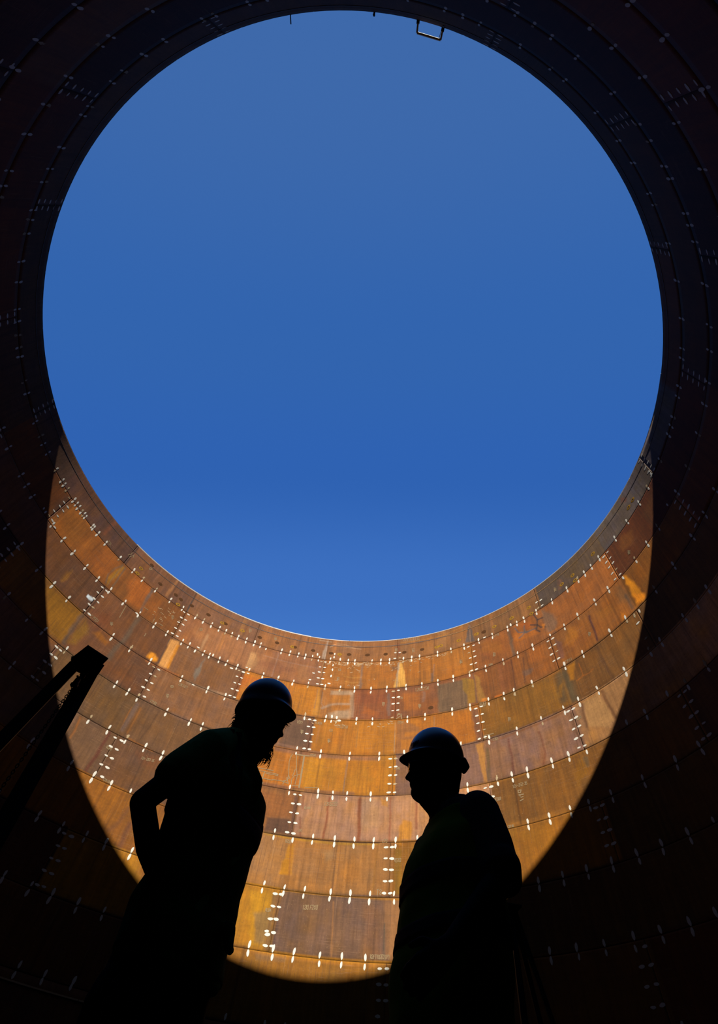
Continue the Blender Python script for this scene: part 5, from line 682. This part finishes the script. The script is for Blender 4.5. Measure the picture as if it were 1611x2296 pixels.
# far arm
sh2, el2, wr2 = Vector((-.03, .165, 1.40)), Vector((.05, .23, 1.13)), Vector((-.06, .12, .97))
limb(bm, [sh2, el2], [.055, .040]); limb(bm, [el2, wr2], [.040, .027]); hand(bm, wr2, Vector((-.08, -.1, -.08)), (0, 0, 1), (.3, -1, 0))
boots_legs(bm, Lt * .085 + Vector((.01, 0, .90)), -Lt * .085 + Vector((.01, 0, .90)), Lt * .12 + Vector((.0, 0, 0)), -Lt * .12 + F * .03, F)
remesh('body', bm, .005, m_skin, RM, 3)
bm = bmesh.new()
torso(bm, tabR, F, KW, KD, .955, .86, 1.475, 0, .003, 1)
limb(bm, [(.050, 0, 1.49), (.060, 0, 1.44)], [.066, .085])
limb(bm, [sh + Vector((-.01, .02, .0)), sh], [.068, .072]); limb(bm, [sh, up, up.lerp(el, .84)], [.072, .066, .062]); limb(bm, [sh2, sh2.lerp(el2, .75)], [.068, .06])
cf = up.lerp(el, .86); limb(bm, [cf + Vector((.002, 0, .022)), cf + Vector((.006, 0, -.006))], [.064, .058])
limb(bm, [up.lerp(el, .3) + Vector((.035, -.01, 0)), up.lerp(el, .75) + Vector((.03, -.01, 0))], [.025, .022])
remesh('shirt', bm, .006, m_grey, RM, 4)
bm = bmesh.new(); torso(bm, tabR, F, KW, KD, 1.0, .80, 1.44, .0, .004, 2)
for q in (-1, 1): limb(bm, [Vector((.060, 0, 1.440)) + Lt * q * .06 + F * .02, Vector((.082, 0, 1.465)) + Lt * q * .07, Vector((.095, 0, 1.44)) + Lt * q * .07 - F * .04], [.024, .026, .03])
remesh('safety_vest', bm, .006, m_hiv, RM, 3)
def band_at(tab, F, KW, KD, z0, z1, mat, parent, grow=.006, seed=2):
    rings = []
    for z in np.linspace(z0, z1, 6):
        u, h = interp(tab, z); rings.append(folds(section_ring(u, 0, z, F, h * KW + grow, h * KD + grow), z, seed, .004))
    inn = [[Vector((p.x * .96 + .04 * interp(tab, p.z)[0], p.y * .96, p.z)) for p in r_] for r_ in rings]
    bm = bmesh.new(); A_ = [[bm.verts.new(p) for p in r_] for r_ in rings]; B_ = [[bm.verts.new(p) for p in r_] for r_ in inn]; n = len(A_[0])
    for V in (A_, B_):
        for x, y in zip(V[:-1], V[1:]):
            for k in range(n): bm.faces.new((x[k], x[(k + 1) % n], y[(k + 1) % n], y[k]))
    for e in (0, -1):
        for k in range(n): bm.faces.new((A_[e][k], A_[e][(k + 1) % n], B_[e][(k + 1) % n], B_[e][k]))
    bmesh.ops.recalc_face_normals(bm, faces=bm.faces[:])
    return bmobj('reflective_band', bm, mat, parent, True)
band_at(tabR, F, KW, KD, 1.184, 1.233, m_band, RM); band_at(tabR, F, KW, KD, 1.045, 1.085, m_band, RM)
def trousers(parent, F, u0, hipz, footL, footR, w, mat):
    bm = bmesh.new(); Lt = Vector((-F.y, F.x, 0))
    rings = [section_ring(u0, 0, z, F, ww, dd) for z, ww, dd in ((hipz - .22, w * 1.05, w * .78), (hipz - .1, w * 1.12, w * .82), (hipz, w * 1.08, w * .8), (hipz + .05, w, w * .74))]
    loft_bm(bm, rings)
    for q, ft in ((1, footL), (-1, footR)):
        ft = Vector(ft); hp = Vector((u0, 0, hipz - .12)) + Lt * q * .085; kn = hp.lerp(Vector((ft.x, ft.y, 0)), .5) + F * .03
        limb(bm, [hp, kn, Vector((ft.x, ft.y, .10))], [.098, .078, .066])
    return remesh('trousers', bm, .008, mat, parent, 4)
def boots(parent, F, feet, mat):
    for ft in feet:
        ft = Vector(ft); bm = bmesh.new(); Lt = Vector((-F.y, F.x, 0))
        rings = []
        for x, w, h in ((-.085, .030, .05), (-.07, .040, .10), (-.02, .045, .13), (.04, .048, .10), (.10, .052, .07), (.16, .048, .055), (.19, .030, .035)):
            r_ = []
            for k in range(16):
                t = 2 * math.pi * k / 16; y = w * math.cos(t); z = h * .5 + h * .5 * math.sin(t); z = max(z, .0)
                r_.append(Vector((ft.x, ft.y, 0)) + F * x + Lt * y + Vector((0, 0, max(z, .002))))
            rings.append(r_)
        loft_bm(bm, rings); limb(bm, [Vector((ft.x, ft.y, .08)) - F * .02, Vector((ft.x, ft.y, .17)) - F * .02], [.05, .052])
        remesh('boot', bm, .007, mat, parent, 2)
fL_, fR_ = Lt * .12, -Lt * .12 + F * .03
trousers(RM, F, .012, .88, fL_, fR_, .150, m_jean); boots(RM, F, (fL_, fR_), m_boot)
hat, hm = helmet(RM, .006, 0, 1.688, .116, .100, .140, -1, .034, .020, .0025, m_hat2, .03, .009)
bm = bmesh.new(); limb(bm, [(.118, -.04, 1.667), (.128, 0, 1.664), (.118, .04, 1.667)], [.010, .013, .010]); limb(bm, [(.112, 0, 1.668), (.118, 0, 1.645)], [.012, .008]); bmobj('ratchet_knob', bm, m_strap, RM, True)
bm = bmesh.new()
for q in (-1, 1): tube_bm(bm, [(-.108, q * .020, 1.640), (-.098, q * .06, 1.639), (-.06, q * .078, 1.636), (.0, q * .084, 1.632)], .0022, 6)
glasses = bmobj('glasses_frame', bm, m_strap, RM)
for q in (-1, 1):
    bm = bmesh.new(); r_ = []
    for k in range(12):
        t = 2 * math.pi * k / 12; y = .034 + .026 * math.cos(t); r_.append((-.106 + (y - .01) ** 2 * 3.5, q * y, 1.628 + .017 * math.sin(t)))
    vs = [bm.verts.new(p) for p in r_]; bm.faces.new(vs); e = bmesh.ops.extrude_face_region(bm, geom=bm.faces[:]); bmesh.ops.translate(bm, verts=[v for v in e['geom'] if isinstance(v, bmesh.types.BMVert)], vec=(-.002, 0, 0)); bmobj('lens', bm, m_lens, glasses)
bm = bmesh.new(); rr = [[(.03 + (p[0] - .03) * 1.03, p[1] * 1.03, p[2]) for p in r_] for r_ in head_rings([(1.70, .0, .110, .074), (1.66, .005, .109, .077), (1.63, .02, .104, .077), (1.60, .04, .097, .074), (1.575, .055, .092, .070)], -1, 0)]
loft_bm(bm, [[Vector(p) for p in r_] for r_ in rr]); bmobj('hair', bm, m_hair, RM, True)
# raised lettering on the hat front, seen almost edge-on
bm = bmesh.new()
for i in range(5):
    t = math.radians(158 + i * 7 + 30); p = Vector((-.094 + .011 * i * .6, -.056 - .005 * i, 1.712)); tube_bm(bm, [p, p + Vector((.004, 0, .016))], .0016, 5)
bmobj('hat_lettering', bm, m_band, hat)

# ---------------- left-hand man, seen from the side, turned to the right
LM = person(96.94, 1.85, 'person')
tag(LM, 'tall long-haired bearded man in green shirt and vest, hand on hip, turned right', 'person')
F = Vector((.76, -.65, 0)); Lt = Vector((-F.y, F.x, 0))
tabL = [(1.62, -.040, .055), (1.6, -.045, .068), (1.56, -.070, .096), (1.53, -.086, .113), (1.5, -.092, .122), (1.45, -.084, .137), (1.4, -.064, .161), (1.35, -.057, .162), (1.3, -.053, .156), (1.25, -.052, .155), (1.2, -.052, .151), (1.15, -.05, .144), (1.1, -.048, .141), (1.05, -.048, .145), (1, -.056, .149), (.95, -.055, .151), (.9, -.052, .150), (.85, -.053, .147), (.78, -.057, .138)]
KW, KD = 1.24, .78
bm = bmesh.new(); torso(bm, tabL, F, KW, KD, .85, .86, 1.60, 0, 0)
HL = [(1.80, -.080, .080, .060), (1.77, -.098, .098, .070), (1.74, -.104, .104, .076), (1.72, -.104, .106, .078), (1.70, -.104, .102, .078), (1.682, -.102, .098, .077), (1.67, -.100, .093, .076), (1.655, -.098, .092, .074), (1.648, -.098, .092, .073), (1.640, -.096, .088, .072), (1.634, -.095, .089, .071), (1.623, -.092, .082, .068), (1.610, -.09, .075, .062), (1.60, -.085, .062, .055), (1.59, -.08, .045, .045)]
loft_bm(bm, head_rings(HL, 1, 0)); face_bits(bm, 1, .086, 1.694)
limb(bm, [(-.01, 0, 1.64), (-.030, 0, 1.58), (-.05, 0, 1.50)], [.064, .062, .075])
shL, upL, elL, foL, wrL = Vector((-.142, -.12, 1.450)), Vector((-.246, -.17, 1.266)), Vector((-.281, -.18, 1.205)), Vector((-.212, -.16, 1.098)), Vector((-.142, -.13, 1.025))
limb(bm, [shL, upL, elL], [.056, .040, .037]); limb(bm, [elL, foL, wrL], [.037, .036, .028]); hand(bm, wrL, Vector((.08, .01, -.05)), (.2, 0, 1), (0, 1, -.3))
shF, elF, wrF = Vector((-.03, .13, 1.43)), Vector((.086, .115, 1.340)), Vector((.070, .075, 1.195))
limb(bm, [shF, elF], [.055, .038]); limb(bm, [elF, elF.lerp(wrF, .5), wrF], [.038, .036, .026]); hand(bm, wrF, Vector((-.03, -.04, -.09)), (0, -.2, 1), (-1, 0, 0))
fL_, fR_ = Lt * .12 + Vector((-.06, 0, 0)), -Lt * .12 - F * .02 + Vector((-.06, 0, 0))
boots_legs(bm, Lt * .085 + Vector((-.058, 0, .92)), -Lt * .085 + Vector((-.058, 0, .92)), fL_, fR_, F)
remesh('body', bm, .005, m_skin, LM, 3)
bm = bmesh.new(); torso(bm, tabL, F, KW, KD, .985, .86, 1.60, 0, .004, 3)
limb(bm, [(-.045, 0, 1.595), (-.06, 0, 1.55)], [.060, .082])
limb(bm, [Vector((-.098, -.05, 1.535)), shL + Vector((0, 0, .0)), shL.lerp(upL, .62)], [.062, .077, .076]); limb(bm, [shL.lerp(upL, .36), shL.lerp(upL, .70)], [.076, .074])
limb(bm, [shF, shF.lerp(elF, .6)], [.06, .05])
remesh('shirt', bm, .006, m_green, LM, 4)
bm = bmesh.new(); torso(bm, tabL, F, KW, KD, 1.0, .88, 1.55, .003, .005, 4)
limb(bm, [(.02, -.05, 1.47), (.050, -.06, 1.42), (.055, -.06, 1.38)], [.018, .020, .018])           # open front edge billowing out
limb(bm, [(-.172, .02, 1.05), (-.186, 0, .99), (-.192, 0, .95)], [.026, .030, .028])                    # hem kicked out behind
limb(bm, [(.080, -.06, .98), (.092, -.08, .935), (.098, -.09, .925)], [.022, .014, .012])
remesh('safety_vest', bm, .006, m_hiv2, LM, 3)
def vstripe(parent, pts, w, mat, name='vest_stripe'):
    bm = bmesh.new(); P = [Vector(p) for p in pts]
    for a_, b_ in zip(P[:-1], P[1:]): box_bm(bm, a_, b_ + (b_ - a_) * .03, w, .006, Vector((0, -1, .2)))
    return bmobj(name, bm, mat, parent)
def on_front(tab, F, KW, KD, z, t, grow=.008):
    u, h = interp(tab, z); r_ = section_ring(u, 0, z, F, h * KW + grow, h * KD + grow, n=72); return min(r_, key=lambda p: abs(p.x - t) + (10 if p.y > 0 else 0))
zs_ = np.linspace(1.56, 1.16, 9); xs_ = np.interp(zs_, [1.16, 1.56], [.035, -.07])
vstripe(LM, [on_front(tabL, F, KW, KD, z, x) for z, x in zip(zs_, xs_)], .024, m_bandb, 'blue_stripe')
vstripe(LM, [on_front(tabL, F, KW, KD, z, x - .026) for z, x in zip(zs_, xs_)], .018, m_red, 'red_edge')
band_at(tabL, F, KW, KD, 1.245, 1.30, m_bandb, LM, .007, 4); band_at(tabL, F, KW, KD, 1.302, 1.312, m_red, LM, .007, 4)
trousers(LM, F, -.075, .90, fL_, fR_, .138, m_jean); boots(LM, F, (fL_, fR_), m_boot)
hat2, hm2 = helmet(LM, .002, 0, 1.772, .113, .098, .130, 1, .020, .050, .006, m_hat, 0.02, .003)
# hair: a mass at the nape, a beard and loose curls
bm = bmesh.new()
limb(bm, [(-.048, 0, 1.74), (-.052, 0, 1.69), (-.056, 0, 1.65), (-.050, -.01, 1.625)], [.060, .055, .048, .042]); limb(bm, [(-.03, -.045, 1.72), (-.035, -.05, 1.66), (-.045, -.045, 1.62)], [.042, .038, .034])
limb(bm, [(-.03, .045, 1.72), (-.035, .05, 1.66)], [.042, .036]); limb(bm, [(-.085, -.01, 1.64), (-.092, 0, 1.625)], [.022, .014])
remesh('hair', bm, .006, m_hair, LM, 3)
bm = bmesh.new(); limb(bm, [(.052, 0, 1.628), (.042, 0, 1.60), (.022, 0, 1.565)], [.030, .034, .030]); limb(bm, [(.02, -.035, 1.63), (.02, -.03, 1.58)], [.035, .03]); limb(bm, [(.02, .035, 1.63), (.02, .03, 1.58)], [.035, .03])
remesh('beard', bm, .005, m_hair, LM, 3)
def curls(name, n, P0, spread, dirs, ln, cu, seed):
    r2 = random.Random(seed); bm = bmesh.new()
    for i in range(n):
        p = Vector(P0(r2)); d = Vector(dirs(r2)).normalized(); pts = [p.copy()]; L_ = ln * r2.uniform(.6, 1.15); k = r2.uniform(*cu); st_ = 9
        for j in range(st_):
            d = (Matrix.Rotation(k / st_, 3, Vector((0, -1, 0))) @ d + Vector((r2.uniform(-.05, .05), r2.uniform(-.08, .08), -.03))).normalized(); p = p + d * L_ / st_; pts.append(p.copy())
        tube_bm(bm, pts, [.0024 * (1 - .75 * j / st_) for j in range(st_ + 1)], 5)
    return bmobj(name, bm, m_hair, LM)
curls('beard_curls', 80, lambda r: (r.uniform(.035, .070), r.uniform(-.03, .03), r.uniform(1.565, 1.60)), 0, lambda r: (r.uniform(.3, 1), r.uniform(-.2, .2), r.uniform(-.9, -.1)), .055, (-2.6, -1.0), 1)
curls('beard_curls', 40, lambda r: (r.uniform(.0, .045), r.uniform(-.03, .03), r.uniform(1.55, 1.575)), 0, lambda r: (r.uniform(.0, .8), r.uniform(-.2, .2), -1), .05, (-2.2, -.6), 2)
curls('hair_curls', 60, lambda r: (r.uniform(-.105, -.085), r.uniform(-.04, .04), r.uniform(1.615, 1.69)), 0, lambda r: (-.6, r.uniform(-.3, .3), r.uniform(-1.4, -.5)), .032, (-.4, 2.2), 3)
curls('hair_curls', 14, lambda r: (r.uniform(.088, .098), r.uniform(-.05, -.02), r.uniform(1.70, 1.715)), 0, lambda r: (.35, 0, -1), .030, (.2, 1.6), 5)
